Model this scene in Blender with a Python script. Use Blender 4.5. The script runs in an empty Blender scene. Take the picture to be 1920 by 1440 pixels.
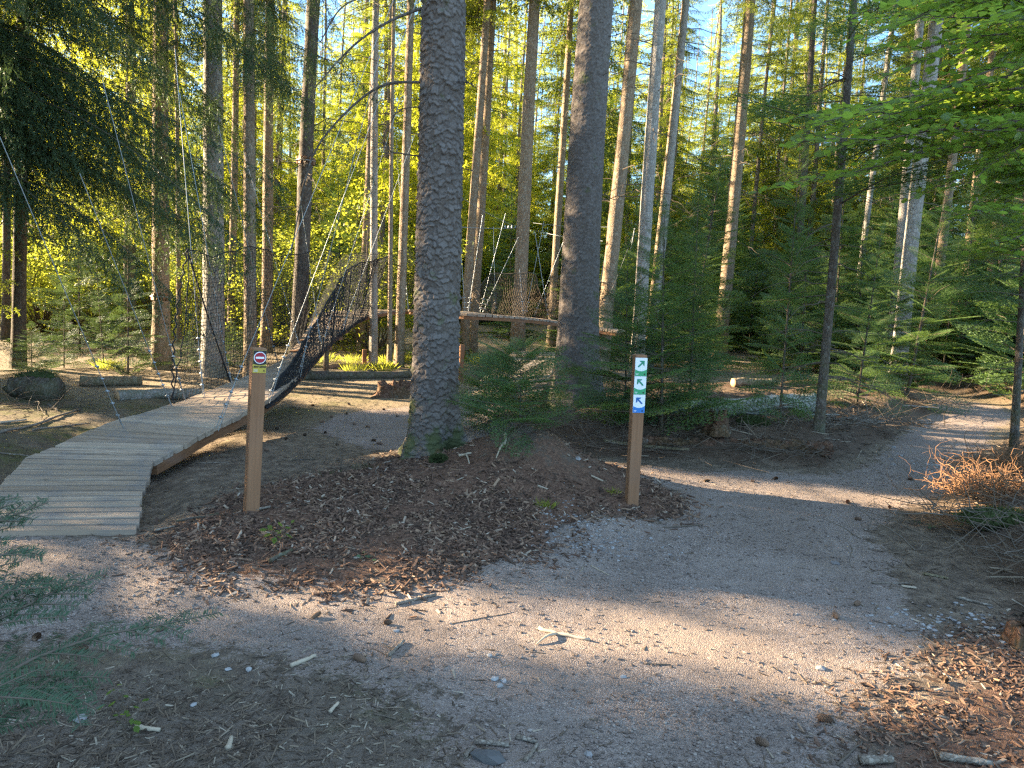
import bpy, math
import numpy as np
from mathutils import Vector, Matrix, Quaternion, Euler
R = math.radians
SC = bpy.context.scene
COL = SC.collection

# ------------------------------------------------------------------ camera
CAM_H = 1.6
PITCH, ROLL, FPX = 7.0, 2.5, 1400.0
cd = bpy.data.cameras.new('camera'); cam = bpy.data.objects.new('camera', cd); COL.objects.link(cam)
cd.sensor_width = 36.0; cd.lens = FPX / 1920 * 36.0
cd.clip_start = 0.05; cd.clip_end = 600
cam.location = (0, 0, CAM_H)
CM = Matrix.Rotation(R(90 - PITCH), 3, 'X') @ Matrix.Rotation(R(ROLL), 3, 'Z')
cam.rotation_euler = CM.to_euler()
SC.camera = cam
# ------------------------------------------------------------------ world, sun, exposure
SUN_EL, SUN_AZ = 17.0, 76.0            # azimuth: degrees to the left of the viewing direction (+Y)
sdir = Vector((-math.sin(R(SUN_AZ)) * math.cos(R(SUN_EL)), math.cos(R(SUN_AZ)) * math.cos(R(SUN_EL)), math.sin(R(SUN_EL))))
w = bpy.data.worlds.new('World'); SC.world = w; w.use_nodes = True
wt = w.node_tree; bg = wt.nodes['Background']
sky = wt.nodes.new('ShaderNodeTexSky'); sky.sky_type = 'NISHITA'; sky.sun_disc = False
sky.sun_elevation = R(SUN_EL); sky.sun_rotation = R(-SUN_AZ)
sky.air_density = 1.2; sky.dust_density = 0.15; sky.altitude = 1200; sky.ozone_density = 1.6
# deeper blue towards the skyline, brighter overhead
tc_ = wt.nodes.new('ShaderNodeTexCoord'); sx_ = wt.nodes.new('ShaderNodeSeparateXYZ'); rp_ = wt.nodes.new('ShaderNodeValToRGB'); ml_ = wt.nodes.new('ShaderNodeMix')
ml_.data_type = 'RGBA'; ml_.blend_type = 'MULTIPLY'; ml_.inputs[0].default_value = 1.0
wt.links.new(tc_.outputs['Generated'], sx_.inputs[0]); wt.links.new(sx_.outputs[2], rp_.inputs[0])
e_ = rp_.color_ramp.elements; e_[0].position = 0.30; e_[0].color = (0.30, 0.40, 0.50, 1); e_[1].position = 0.62; e_[1].color = (1.08, 0.96, 0.80, 1)
wt.links.new(sky.outputs[0], ml_.inputs[6]); wt.links.new(rp_.outputs[0], ml_.inputs[7]); wt.links.new(ml_.outputs[2], bg.inputs[0]); bg.inputs[1].default_value = 0.125
sl = bpy.data.lights.new('sun', 'SUN'); sl.energy = 4.5; sl.angle = R(0.55); sl.color = (1.0, 0.80, 0.52)
so = bpy.data.objects.new('sun', sl); COL.objects.link(so)
so.rotation_euler = sdir.to_track_quat('Z', 'Y').to_euler()
SC.view_settings.view_transform = 'Standard'; SC.view_settings.look = 'None'
SC.view_settings.gamma = 1.0; SC.view_settings.use_curve_mapping = False
SC.view_settings.exposure = 3.3
SC.render.engine = 'CYCLES'
cy = SC.cycles
cy.max_bounces = 6; cy.diffuse_bounces = 3; cy.glossy_bounces = 2; cy.transmission_bounces = 3; cy.transparent_max_bounces = 4
cy.use_denoising = False; cy.use_adaptive_sampling = False; cy.sample_clamp_indirect = 4.0; cy.filter_width = 1.35
SC.render.use_persistent_data = False

# ------------------------------------------------------------------ pixel helpers (photo pixels 1920x1440 -> rays)
def ray(px, py):
    d = CM @ Vector(((px - 960) / FPX, -(py - 720) / FPX, -1.0))
    return d
def at(px, py, y):
    """point seen at pixel, at distance y in front of the photographer"""
    d = ray(px, py); t = y / d.y
    return Vector((d.x * t, y, CAM_H + d.z * t))
def G0(px, py, z=0.0):
    d = ray(px, py); t = (z - CAM_H) / d.z
    return Vector((d.x * t, d.y * t, z))

# ------------------------------------------------------------------ numpy noise
def _h(ix, iy, s):
    n = (ix.astype(np.int64) * 374761393 + iy.astype(np.int64) * 668265263 + s * 1274126177) & 0xffffffff
    n = ((n ^ (n >> 13)) * 1274126177) & 0xffffffff
    n = n ^ (n >> 16)
    return (n & 0xffffff) / float(0xffffff)
def vnoise(x, y, s=0):
    x = np.asarray(x, float); y = np.asarray(y, float)
    ix = np.floor(x); iy = np.floor(y); fx = x - ix; fy = y - iy
    fx = fx * fx * (3 - 2 * fx); fy = fy * fy * (3 - 2 * fy)
    ix = ix.astype(np.int64); iy = iy.astype(np.int64)
    a = _h(ix, iy, s); b = _h(ix + 1, iy, s); c = _h(ix, iy + 1, s); d = _h(ix + 1, iy + 1, s)
    return (a + (b - a) * fx) * (1 - fy) + (c + (d - c) * fx) * fy
def fbm(x, y, o=4, s=0, g=0.5):
    v = 0; a = 1; t = 0
    for k in range(o):
        v = v + a * vnoise(x * 2 ** k + 17.3 * k, y * 2 ** k - 9.1 * k, s + k); t += a; a *= g
    return v / t * 2 - 1
def sstep(a, b, x):
    t = np.clip((x - a) / (b - a), 0, 1); return t * t * (3 - 2 * t)
def poly_sd(poly, x, y):
    """signed distance to polygon, positive inside"""
    P = np.array(poly, float); x = np.asarray(x, float); y = np.asarray(y, float)
    d = np.full(x.shape, 1e9); ins = np.zeros(x.shape, bool)
    n = len(P)
    for i in range(n):
        ax, ay = P[i]; bx, by = P[(i + 1) % n]
        ex, ey = bx - ax, by - ay
        t = np.clip(((x - ax) * ex + (y - ay) * ey) / (ex * ex + ey * ey + 1e-12), 0, 1)
        d = np.minimum(d, (x - ax - t * ex) ** 2 + (y - ay - t * ey) ** 2)
        c = ((ay > y) != (by > y)) & (x < (bx - ax) * (y - ay) / (by - ay + 1e-12) + ax)
        ins ^= c
    d = np.sqrt(d)
    return np.where(ins, d, -d)
def wpoly(pts):
    return [tuple(G0(px, py)[:2]) for px, py in pts]

# ------------------------------------------------------------------ terrain
PATH_A = wpoly([(1540, 1600), (940, 1600), (880, 1440), (800, 1310), (640, 1240), (300, 1215), (0, 1200), (-500, 1180), (-900, 1050),
                (-500, 1000), (265, 1003), (330, 1050), (420, 1085), (560, 1110), (760, 1090), (1000, 1055), (1090, 1000), (1290, 985),
                (1290, 945), (1190, 895), (1090, 868), (1300, 880), (1560, 893), (1640, 862), (1700, 815), (1765, 772),
                (1700, 752), (1790, 750), (1870, 763), (1900, 780), (1860, 812), (1800, 870), (1740, 925), (1650, 990), (1660, 1050), (1700, 1130), (1760, 1190),
                (1700, 1265), (1600, 1340), (1560, 1440)])
PATH_B = wpoly([(1120, 866), (1090, 880), (950, 862), (800, 850), (690, 845), (632, 826), (600, 800), (640, 774), (720, 766), (780, 760), (860, 752), (1010, 752),
                (960, 790), (980, 815), (1080, 850)])
BANK = wpoly([(880, 800), (980, 826), (1090, 852), (1300, 868), (1560, 880), (1640, 850), (1700, 803), (1768, 768), (1700, 735), (1000, 735), (905, 775)])
RBANK = wpoly([(2600, 1440), (1960, 1250), (1880, 1130), (1790, 1040), (1760, 960), (1800, 900), (1850, 850), (1893, 806), (1906, 780), (1876, 756), (1790, 742), (1690, 738), (1690, 718), (2300, 712), (3600, 800)])
MULCH = wpoly([(300, 1010), (330, 1060), (430, 1095), (620, 1118), (860, 1095), (1040, 1050), (1110, 985), (1290, 975), (1270, 935), (1190, 900),
               (1090, 880), (960, 862), (740, 862), (640, 900), (500, 935), (420, 975)])
CHIPS_R = wpoly([(1560, 1500), (1620, 1330), (1730, 1240), (1800, 1190), (1960, 1160), (2500, 1300), (2400, 1600)])
MOSSY = wpoly([(-300, 740), (560, 735), (740, 750), (640, 765), (520, 800), (420, 850), (300, 850), (-400, 900)])
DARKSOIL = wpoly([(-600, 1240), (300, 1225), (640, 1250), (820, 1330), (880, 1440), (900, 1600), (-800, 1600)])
LITTER = wpoly([(-600, 715), (-600, 690), (900, 672), (1000, 690), (960, 720), (700, 740), (100, 740)])

RAMP = wpoly([(-400, 1006), (262, 1006), (300, 866), (420, 806), (500, 757), (430, 712), (200, 786), (40, 850), (-150, 900)])
def masks(x, y):
    n1 = fbm(x * 1.7, y * 1.7, 4, 11) * 0.20; n2 = fbm(x * 9, y * 9, 3, 12) * 0.05
    p = np.maximum(poly_sd(PATH_A, x, y), poly_sd(PATH_B, x, y))
    ww = 0.16 + 0.26 * (1 - sstep(3.0, 4.4, y))
    wp = sstep(0, 1, (p + n1 + n2 + ww) / (2 * ww))
    m = poly_sd(MULCH, x, y)
    wm = sstep(-0.16, 0.22, m + n1 * 1.1 + n2 * 2)
    c = poly_sd(CHIPS_R, x, y); wc = sstep(-0.1, 0.35, c + n1 * 1.5 + n2)
    b = poly_sd(BANK, x, y); rb = poly_sd(RBANK, x, y)
    wb = np.maximum(sstep(-0.05, 0.2, b + n1), sstep(-0.05, 0.25, rb + n1))
    mo = sstep(-0.4, 0.6, poly_sd(MOSSY, x, y)) * sstep(-0.15, 0.35, fbm(x * 1.3, y * 1.3, 4, 21) + 0.15)
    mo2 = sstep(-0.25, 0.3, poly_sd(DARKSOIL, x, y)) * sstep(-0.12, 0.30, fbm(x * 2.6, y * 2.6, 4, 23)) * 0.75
    cr = np.exp(-(((x - 0.15) / 0.7) ** 2 + ((y - 6.0) / 0.65) ** 2) ** 1.3) * (0.75 + 0.5 * fbm(x * 3, y * 3, 3, 65))
    wm = wm * (1 - 0.75 * np.clip(cr, 0, 1))
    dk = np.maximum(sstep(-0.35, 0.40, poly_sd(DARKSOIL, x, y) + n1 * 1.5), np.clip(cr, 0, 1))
    return dict(wpath=wp, wmulch=np.maximum(wm * (1 - 0.0 * wp), wc * 0.8), wbank=wb, wmoss=np.maximum(mo, mo2), wdark=dk, sdm=m, sdb=b, sdrb=rb, sdp=p)

def HT(x, y, mk=None):
    x = np.asarray(x, float); y = np.asarray(y, float)
    sdb = poly_sd(BANK, x, y); sdrb = poly_sd(RBANK, x, y)
    h = 0.05 * fbm(x * 0.35, y * 0.35, 3, 1) * sstep(3, 9, y)
    h = h + 0.52 * np.exp(-(((x - 0.10) / 0.68) ** 2 + ((y - 6.02) / 0.58) ** 2) ** 0.75)
    h = h + 0.14 * np.exp(-(((x + 1.0) / 1.15) ** 2 + ((y - 5.1) / 0.75) ** 2))
    mm = np.exp(-(((x + .3) / 1.9) ** 2 + ((y - 5.6) / 1.1) ** 2) ** 1.5)
    h = h + mm * (0.075 * fbm(x * 2.6, y * 2.6, 4, 61) + 0.05 * np.abs(fbm(x * 1.3 + 3, y * 1.3, 2, 62)))
    h = h + 0.22 * sstep(0.0, 0.55, sdb) * (1 + 0.6 * fbm(x * 1.5, y * 1.5, 3, 5))
    h = h + 0.34 * sstep(-0.05, 0.9, sdrb) * (1 + 0.4 * fbm(x * 1.2, y * 1.2, 3, 6))
    rm = sstep(-0.30, 0.0, poly_sd(RAMP, x, y)); h = h * (1 - rm) - 0.06 * rm * sstep(4.62, 4.9, y)
    h = h + 0.012 * sstep(26, 60, y) * (y - 26) * 1.0
    h = h + 0.10 * sstep(14, 26, y) * (1 + fbm(x * 0.2, y * 0.2, 2, 9))
    return h
def hz(x, y):
    return float(HT(np.array([x]), np.array([y]))[0])
def GP(px, py):
    """pixel -> point on the terrain"""
    d = ray(px, py); t = np.linspace(0.5, 60, 6000) / d.y
    X = d.x * t; Y = d.y * t; Z = CAM_H + d.z * t
    hh = HT(X, Y); k = np.argmax(Z <= hh)
    if Z[k] > hh[k]: k = len(t) - 1
    return Vector((X[k], Y[k], hh[k]))

# ------------------------------------------------------------------ object helpers
def mesh_of(name, V, faces_list, mats=None, mat_idx=None, attrs=None, smooth=True):
    """faces_list: list of int arrays (n,3)/(n,4)"""
    V = np.asarray(V, np.float32).reshape(-1, 3)
    me = bpy.data.meshes.new(name)
    faces_list = [np.asarray(f, np.int32) for f in faces_list if len(f)]
    loops = np.concatenate([f.reshape(-1) for f in faces_list])
    sizes = np.concatenate([np.full(len(f), f.shape[1], np.int32) for f in faces_list])
    starts = np.concatenate([[0], np.cumsum(sizes)[:-1]]).astype(np.int32)
    me.vertices.add(len(V)); me.vertices.foreach_set('co', V.ravel())
    me.loops.add(len(loops)); me.loops.foreach_set('vertex_index', loops)
    me.polygons.add(len(sizes)); me.polygons.foreach_set('loop_start', starts)
    try: me.polygons.foreach_set('loop_total', sizes)
    except Exception: pass
    if mat_idx is not None: me.polygons.foreach_set('material_index', np.asarray(mat_idx, np.int32))
    me.polygons.foreach_set('use_smooth', np.full(len(sizes), smooth, bool))
    for m in (mats or []): me.materials.append(m)
    for k, a in (attrs or {}).items():
        a = np.asarray(a, np.float32)
        if a.ndim == 1:
            at_ = me.attributes.new(k, 'FLOAT', 'POINT'); at_.data.foreach_set('value', a)
        else:
            at_ = me.attributes.new(k, 'FLOAT_VECTOR', 'POINT'); at_.data.foreach_set('vector', a.ravel())
    me.update(calc_edges=True)
    return me
def link(name, data, parent=None, loc=None):
    o = bpy.data.objects.new(name, data); COL.objects.link(o)
    if parent is not None: o.parent = parent
    if loc is not None: o.location = loc
    return o
def tag(o, label=None, cat=None, group=None, kind=None):
    if label: o['label'] = label
    if cat: o['category'] = cat
    if group: o['group'] = group
    if kind: o['kind'] = kind
    return o
def empty(name, loc, label, cat, group=None, rot=None):
    o = bpy.data.objects.new(name, None); COL.objects.link(o); o.empty_display_size = 0.1
    o.location = loc
    if rot is not None: o.rotation_mode = 'QUATERNION'; o.rotation_quaternion = rot
    return tag(o, label, cat, group)

class MB:
    """collects pieces into one mesh"""
    def __init__(s): s.V = []; s.T = []; s.Q = []; s.mi_t = []; s.mi_q = []; s.n = 0; s.tc = []; s.rnd = []
    def add(s, V, T=None, Q=None, mi=0, rnd=0.0, tc=None):
        V = np.asarray(V, float).reshape(-1, 3)
        s.V.append(V)
        if T is not None and len(T): s.T.append(np.asarray(T) + s.n); s.mi_t.append(np.full(len(T), mi))
        if Q is not None and len(Q): s.Q.append(np.asarray(Q) + s.n); s.mi_q.append(np.full(len(Q), mi))
        s.rnd.append(np.full(len(V), rnd) if np.isscalar(rnd) else np.asarray(rnd, float))
        s.tc.append(V if tc is None else np.asarray(tc, float))
        s.n += len(V)
    def mesh(s, name, mats, smooth=True):
        V = np.concatenate(s.V); F = []; mi = []
        if s.T: F.append(np.concatenate(s.T)); mi.append(np.concatenate(s.mi_t))
        if s.Q: F.append(np.concatenate(s.Q)); mi.append(np.concatenate(s.mi_q))
        return mesh_of(name, V, F, mats, np.concatenate(mi), {'rnd': np.concatenate(s.rnd), 'tc': np.concatenate(s.tc)}, smooth)
    def obj(s, name, mats, parent=None, loc=None, smooth=True):
        return link(name, s.mesh(name, mats if isinstance(mats, list) else [mats], smooth), parent, loc)

def tube_arr(pts, rad, sides=6, cap=True, jit=0, rng=None):
    P = np.asarray(pts, float); n = len(P); rad = np.full(n, rad) if np.isscalar(rad) else np.asarray(rad, float)
    T = np.gradient(P, axis=0); T /= np.linalg.norm(T, axis=1)[:, None] + 1e-12
    ref = np.array([0, 0, 1.0]) if abs(T[0, 2]) < 0.9 else np.array([1.0, 0, 0])
    A = np.cross(T, ref); A /= np.linalg.norm(A, axis=1)[:, None] + 1e-12
    B = np.cross(T, A)
    th = np.arange(sides) / sides * 2 * np.pi
    rr = rad[:, None] * np.ones((n, sides))
    if jit and rng is not None: rr = rr * (1 + jit * rng.normal(size=(n, sides)))
    V = P[:, None, :] + rr[..., None] * (np.cos(th)[None, :, None] * A[:, None, :] + np.sin(th)[None, :, None] * B[:, None, :])
    V = V.reshape(-1, 3)
    i = np.arange(n - 1)[:, None] * sides; j = np.arange(sides)[None, :]; k = (j + 1) % sides
    Q = np.stack([i + j, i + k, i + sides + k, i + sides + j], -1).reshape(-1, 4)
    T3 = []
    if cap:
        c0 = len(V); V = np.vstack([V, P[0], P[-1]])
        for a in range(sides):
            b = (a + 1) % sides
            T3.append((c0, b, a)); T3.append((c0 + 1, (n - 1) * sides + a, (n - 1) * sides + b))
    return V, np.array(T3, int).reshape(-1, 3), Q
def box_arr(sx, sy, sz, c=(0, 0, 0), M=None, bev=0.0):
    """box, optional tiny chamfer on all edges done as an inset shell"""
    hx, hy, hz_ = sx / 2, sy / 2, sz / 2
    if bev <= 0:
        V = np.array([(x, y, z) for x in (-hx, hx) for y in (-hy, hy) for z in (-hz_, hz_)], float)
        Q = np.array([(0, 1, 3, 2), (4, 6, 7, 5), (0, 4, 5, 1), (2, 3, 7, 6), (0, 2, 6, 4), (1, 5, 7, 3)])
        T = np.zeros((0, 3), int)
    else:
        b = bev; V = []; idx = {}
        for sxn in (-1, 1):
            for syn in (-1, 1):
                for szn in (-1, 1):
                    for ax in range(3):
                        p = [sxn * (hx - b), syn * (hy - b), szn * (hz_ - b)]
                        p[ax] = (sxn * hx, syn * hy, szn * hz_)[ax]
                        idx[(sxn, syn, szn, ax)] = len(V); V.append(p)
        V = np.array(V, float); Q = []; T = []
        def f(*k):
            return [idx[q] for q in k]
        for s_ in (-1, 1):
            o = [(s_, -1, -1, 0), (s_, 1, -1, 0), (s_, 1, 1, 0), (s_, -1, 1, 0)]; Q.append(f(*(o if s_ > 0 else o[::-1])))
            o = [(-1, s_, -1, 1), (-1, s_, 1, 1), (1, s_, 1, 1), (1, s_, -1, 1)]; Q.append(f(*(o if s_ > 0 else o[::-1])))
            o = [(-1, -1, s_, 2), (1, -1, s_, 2), (1, 1, s_, 2), (-1, 1, s_, 2)]; Q.append(f(*(o if s_ > 0 else o[::-1])))
        for a in (-1, 1):
            for b_ in (-1, 1):
                Q.append(f((a, b_, -1, 0), (a, b_, 1, 0), (a, b_, 1, 1), (a, b_, -1, 1)))
                Q.append(f((a, -1, b_, 0), (a, 1, b_, 0), (a, 1, b_, 2), (a, -1, b_, 2)))
                Q.append(f((-1, a, b_, 1), (1, a, b_, 1), (1, a, b_, 2), (-1, a, b_, 2)))
                for c_ in (-1, 1):
                    T.append(f((a, b_, c_, 0), (a, b_, c_, 1), (a, b_, c_, 2)))
        Q = np.array(Q); T = np.array(T)
    tc = V.copy()
    if M is not None:
        M = np.array(M); V = V @ M[:3, :3].T
        if M.shape == (4, 4): V = V + M[:3, 3]
    V = V + np.array(c)
    return V, T, Q, tc

# ------------------------------------------------------------------ material DSL
class N:
    def __init__(s, name):
        s.m = bpy.data.materials.new(name); s.m.use_nodes = True; s.t = s.m.node_tree; s.t.nodes.clear()
        s.out = s.t.nodes.new('ShaderNodeOutputMaterial')
    def n(s, typ, props=None, **inp):
        nd = s.t.nodes.new('ShaderNode' + typ)
        for k, v in (props or {}).items(): setattr(nd, k, v)
        for k, v in inp.items():
            k = k.replace('_', ' ')
            s.set(nd, k, v)
        return nd
    def set(s, nd, k, v):
        sock = nd.inputs[k]
        if isinstance(v, bpy.types.NodeSocket): s.t.links.new(v, sock)
        else:
            if isinstance(v, tuple) and len(v) == 3 and sock.type == 'RGBA': v = v + (1,)
            sock.default_value = v
    def obj(s): return s.n('TexCoord').outputs['Object']
    def attr(s, name, vec=False):
        a = s.n('Attribute', {'attribute_name': name}); return a.outputs['Vector' if vec else 'Fac']
    def map(s, vec, scale=(1, 1, 1), loc=(0, 0, 0)):
        return s.n('Mapping', None, Vector=vec, Scale=scale, Location=loc).outputs[0]
    def noise(s, vec, scale, detail=3, rough=0.55, dist=0.0, color=False):
        x = s.n('TexNoise', None, Vector=vec, Scale=scale, Detail=detail, Roughness=rough, Distortion=dist)
        return x.outputs['Color' if color else 'Fac']
    def vor(s, vec, scale, feat='F1', out='Distance'):
        x = s.n('TexVoronoi', {'feature': feat}, Vector=vec, Scale=scale); return x.outputs[out]
    def ramp(s, fac, stops):
        x = s.n('ValToRGB', None, Fac=fac); e = x.color_ramp.elements
        while len(e) > 1: e.remove(e[-1])
        for i, (p, c) in enumerate(stops):
            el = e[0] if i == 0 else e.new(p)
            el.position = p; c = (c, c, c) if np.isscalar(c) else c; el.color = tuple(c) + (1,)
        return x.outputs[0]
    def mix(s, fac, a, b, blend='MIX'):
        x = s.n('Mix', {'data_type': 'RGBA', 'blend_type': blend})
        for sock, v in ((x.inputs[0], fac), (x.inputs[6], a), (x.inputs[7], b)):
            if isinstance(v, bpy.types.NodeSocket): s.t.links.new(v, sock)
            else: sock.default_value = v if sock is x.inputs[0] else tuple(v) + (1,)
        return x.outputs[2]
    def mth(s, op, a, b=0.0, c=0.0, clamp=False):
        x = s.n('Math', {'operation': op, 'use_clamp': clamp})
        for sock, v in zip(x.inputs, (a, b, c)):
            if isinstance(v, bpy.types.NodeSocket): s.t.links.new(v, sock)
            else: sock.default_value = v
        return x.outputs[0]
    def bump(s, h, strength=0.5, dist=0.01, nrm=None):
        x = s.n('Bump', None, Height=h, Strength=strength, Distance=dist)
        if nrm is not None: s.t.links.new(nrm, x.inputs['Normal'])
        return x.outputs[0]
    def pbr(s, col, rough=0.8, nrm=None, spec=0.3, metal=0.0, **k):
        x = s.n('BsdfPrincipled')
        s.set(x, 'Base Color', col); s.set(x, 'Roughness', rough); s.set(x, 'Metallic', metal); s.set(x, 'Specular IOR Level', spec)
        for kk, v in k.items(): s.set(x, kk.replace('_', ' '), v)
        if nrm is not None: s.t.links.new(nrm, x.inputs['Normal'])
        s.t.links.new(x.outputs[0], s.out.inputs[0]); return s.m

def m_ground():
    s = N('ground'); P = s.n('NewGeometry').outputs['Position']
    big = s.noise(P, 1.3, 5); fine = s.noise(P, 45, 4, 0.65); mid = s.noise(P, 9, 5, 0.65)
    # soil with needle litter
    soil = s.ramp(mid, [(0.3, (0.075, 0.055, 0.043)), (0.5, (0.155, 0.118, 0.090)), (0.7, (0.26, 0.20, 0.15))])
    st = s.noise(s.map(P, (60, 14, 20)), 1.0, 3, 0.6, 1.5)
    soil = s.mix(s.mth('MULTIPLY', s.ramp(st, [(0.55, 0), (0.66, 1)]), 0.6), soil, (0.27, 0.185, 0.12))
    st2 = s.noise(s.map(P, (16, 70, 20)), 1.0, 3, 0.6, 1.5)
    soil = s.mix(s.mth('MULTIPLY', s.ramp(st2, [(0.56, 0), (0.66, 1)]), 0.5), soil, (0.045, 0.03, 0.022))
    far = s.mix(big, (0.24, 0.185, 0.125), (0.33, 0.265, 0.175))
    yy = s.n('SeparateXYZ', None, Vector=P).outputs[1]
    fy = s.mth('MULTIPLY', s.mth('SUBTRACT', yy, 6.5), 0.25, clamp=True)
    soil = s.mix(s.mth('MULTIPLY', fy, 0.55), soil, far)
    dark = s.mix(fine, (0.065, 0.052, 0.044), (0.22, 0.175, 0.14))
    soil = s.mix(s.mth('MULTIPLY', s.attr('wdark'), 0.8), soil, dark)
    bank = s.mix(fine, (0.045, 0.028, 0.020), (0.15, 0.095, 0.065))
    soil = s.mix(s.mth('MULTIPLY', s.attr('wbank'), 0.85), soil, bank)
    mul = s.ramp(fine, [(0.3, (0.065, 0.036, 0.026)), (0.55, (0.155, 0.088, 0.060)), (0.75, (0.27, 0.160, 0.108))])
    rag = lambda a_, k_=0.9: s.ramp(s.mth('ADD', s.attr(a_), s.mth('MULTIPLY', s.mth('SUBTRACT', s.mth('ADD', s.mth('MULTIPLY', mid, 0.6), s.mth('MULTIPLY', fine, 0.4)), 0.5), k_)), [(0.36, 0), (0.62, 1)])
    soil = s.mix(rag('wmulch', 2.2), soil, mul)
    moss = s.mix(fine, (0.035, 0.045, 0.012), (0.13, 0.13, 0.035))
    soil = s.mix(s.mth('MULTIPLY', s.attr('wmoss'), s.ramp(mid, [(0.4, 0.15), (0.6, 0.85)])), soil, moss)
    # gravel
    vc = s.vor(P, 210, out='Color'); vd = s.vor(P, 210)
    vcs = s.n('SeparateColor', None, Color=vc).outputs[0]
    g = s.ramp(vcs, [(0.0, (0.115, 0.086, 0.072)), (0.3, (0.215, 0.165, 0.142)), (0.7, (0.300, 0.236, 0.205)), (0.93, (0.40, 0.330, 0.295)), (1.0, (0.55, 0.50, 0.46))])
    g = s.mix(s.mth('MULTIPLY', s.ramp(big, [(0.35, 0), (0.7, 1)]), 0.4), g, (0.24, 0.185, 0.165))
    g = s.mix(s.mth('MULTIPLY', s.ramp(mid, [(0.5, 0), (0.75, 1)]), 0.5), g, (0.15, 0.115, 0.095))
    g = s.mix(s.mth('MULTIPLY', s.ramp(s.noise(s.map(P, (1.2, 3.2, 1)), 1.0, 5, 0.6, 0.8), [(0.45, 0), (0.62, 1)]), 0.35), g, (0.36, 0.29, 0.25))
    trod = s.ramp(s.noise(s.map(P, (0.9, 0.45, 1)), 2.0, 4, 0.6, 1.2), [(0.42, 0), (0.55, 1)])
    g = s.mix(s.mth('MULTIPLY', trod, 0.45), g, (0.20, 0.155, 0.13))
    ndl = s.ramp(s.noise(s.map(P, (30, 90, 20)), 1.0, 2, 0.5, 2.0), [(0.64, 0), (0.70, 1)])
    g = s.mix(s.mth('MULTIPLY', ndl, 0.5), g, (0.09, 0.06, 0.045))
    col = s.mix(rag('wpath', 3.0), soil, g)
    h = s.mth('ADD', s.mth('MULTIPLY', fine, 0.8), s.mth('MULTIPLY', vd, -0.6))
    nrm = s.bump(h, 0.9, 0.012)
    nrm = s.bump(s.noise(P, 14, 5, 0.7), 0.5, 0.03, nrm)
    return s.pbr(col, 0.93, nrm, 0.15)
def m_bark(name, a, b, c, sc=26, moss=0.0, dist=0.012, mossy_top=1.6, strength=0.9, zs=0.55):
    s = N(name); O = s.obj()
    Om = s.map(O, (1, 1, zs))
    v = s.vor(Om, sc); e = s.vor(Om, sc, 'DISTANCE_TO_EDGE'); n1 = s.noise(O, 3.5, 4); n2 = s.noise(O, 60, 4, 0.65)
    vc = s.n('SeparateColor', None, Color=s.vor(Om, sc, out='Color')).outputs[0]
    col = s.mix(n1, a, b)
    col = s.mix(s.mth('MULTIPLY', s.ramp(vc, [(0.3, 0), (0.9, 1)]), 0.6), col, c)
    col = s.mix(s.mth('MULTIPLY', s.ramp(e, [(0.0, 1), (0.08, 0)]), 0.65), col, tuple(x * 0.35 for x in a))
    lich = s.ramp(s.noise(O, 11, 5, 0.7), [(0.58, 0), (0.68, 1)])
    col = s.mix(s.mth('MULTIPLY', lich, 0.35), col, (0.34, 0.35, 0.32))
    if moss > 0:
        z = s.n('SeparateXYZ', None, Vector=O).outputs[2]
        mz = s.mth('MULTIPLY', s.mth('SUBTRACT', mossy_top, z), 1.0 / mossy_top, clamp=True)
        mf = s.mth('MULTIPLY', s.ramp(s.mth('ADD', s.mth('MULTIPLY', mz, 0.24), s.noise(O, 5, 5, 0.65)), [(0.62, 0), (0.76, 1)]), moss)
        col = s.mix(mf, col, s.mix(n2, (0.035, 0.05, 0.012), (0.11, 0.125, 0.03)))
    h = s.mth('ADD', s.mth('MULTIPLY', s.ramp(e, [(0, 0), (0.2, 1)]), 0.7), s.mth('MULTIPLY', n2, 0.5))
    return s.pbr(col, 0.9, s.bump(h, strength, dist), 0.2)
def m_plates():
    # big scaly bark: rnd = plate id, tc.x = 0 in the cracks .. 1 on the plate
    s = N('scaly_spruce_bark'); O = s.obj(); r = s.attr('rnd'); e = s.n('SeparateXYZ', None, Vector=s.attr('tc', True)).outputs[0]
    n1 = s.noise(O, 4, 4); n2 = s.noise(O, 70, 4, 0.7)
    col = s.mix(n1, (0.060, 0.043, 0.034), (0.110, 0.084, 0.070))
    col = s.mix(s.mth('MULTIPLY', r, 0.55), col, (0.16, 0.142, 0.138))
    col = s.mix(s.mth('MULTIPLY', s.mth('SUBTRACT', 1.0, e), 0.7), col, (0.045, 0.030, 0.024))
    col = s.mix(s.mth('MULTIPLY', s.ramp(n2, [(0.4, 0), (0.7, 1)]), 0.35), col, (0.24, 0.22, 0.21))
    z = s.n('SeparateXYZ', None, Vector=O).outputs[2]
    mz = s.mth('MULTIPLY', s.mth('SUBTRACT', 0.9, z), 1.1, clamp=True)
    mf = s.mth('MULTIPLY', s.ramp(s.mth('ADD', s.mth('MULTIPLY', mz, 0.20), s.noise(O, 4, 5, 0.65)), [(0.60, 0), (0.70, 1)]), 0.8)
    col = s.mix(mf, col, s.mix(n2, (0.030, 0.042, 0.012), (0.085, 0.10, 0.028)))
    col = s.mix(s.mth('MULTIPLY', s.ramp(s.noise(O, 2.2, 3), [(0.66, 0), (0.72, 1)]), s.ramp(z, [(0.2, 1), (0.9, 0)])), col, (0.22, 0.13, 0.05))
    return s.pbr(col, 0.88, s.bump(n2, 0.6, 0.006), 0.25)
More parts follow.
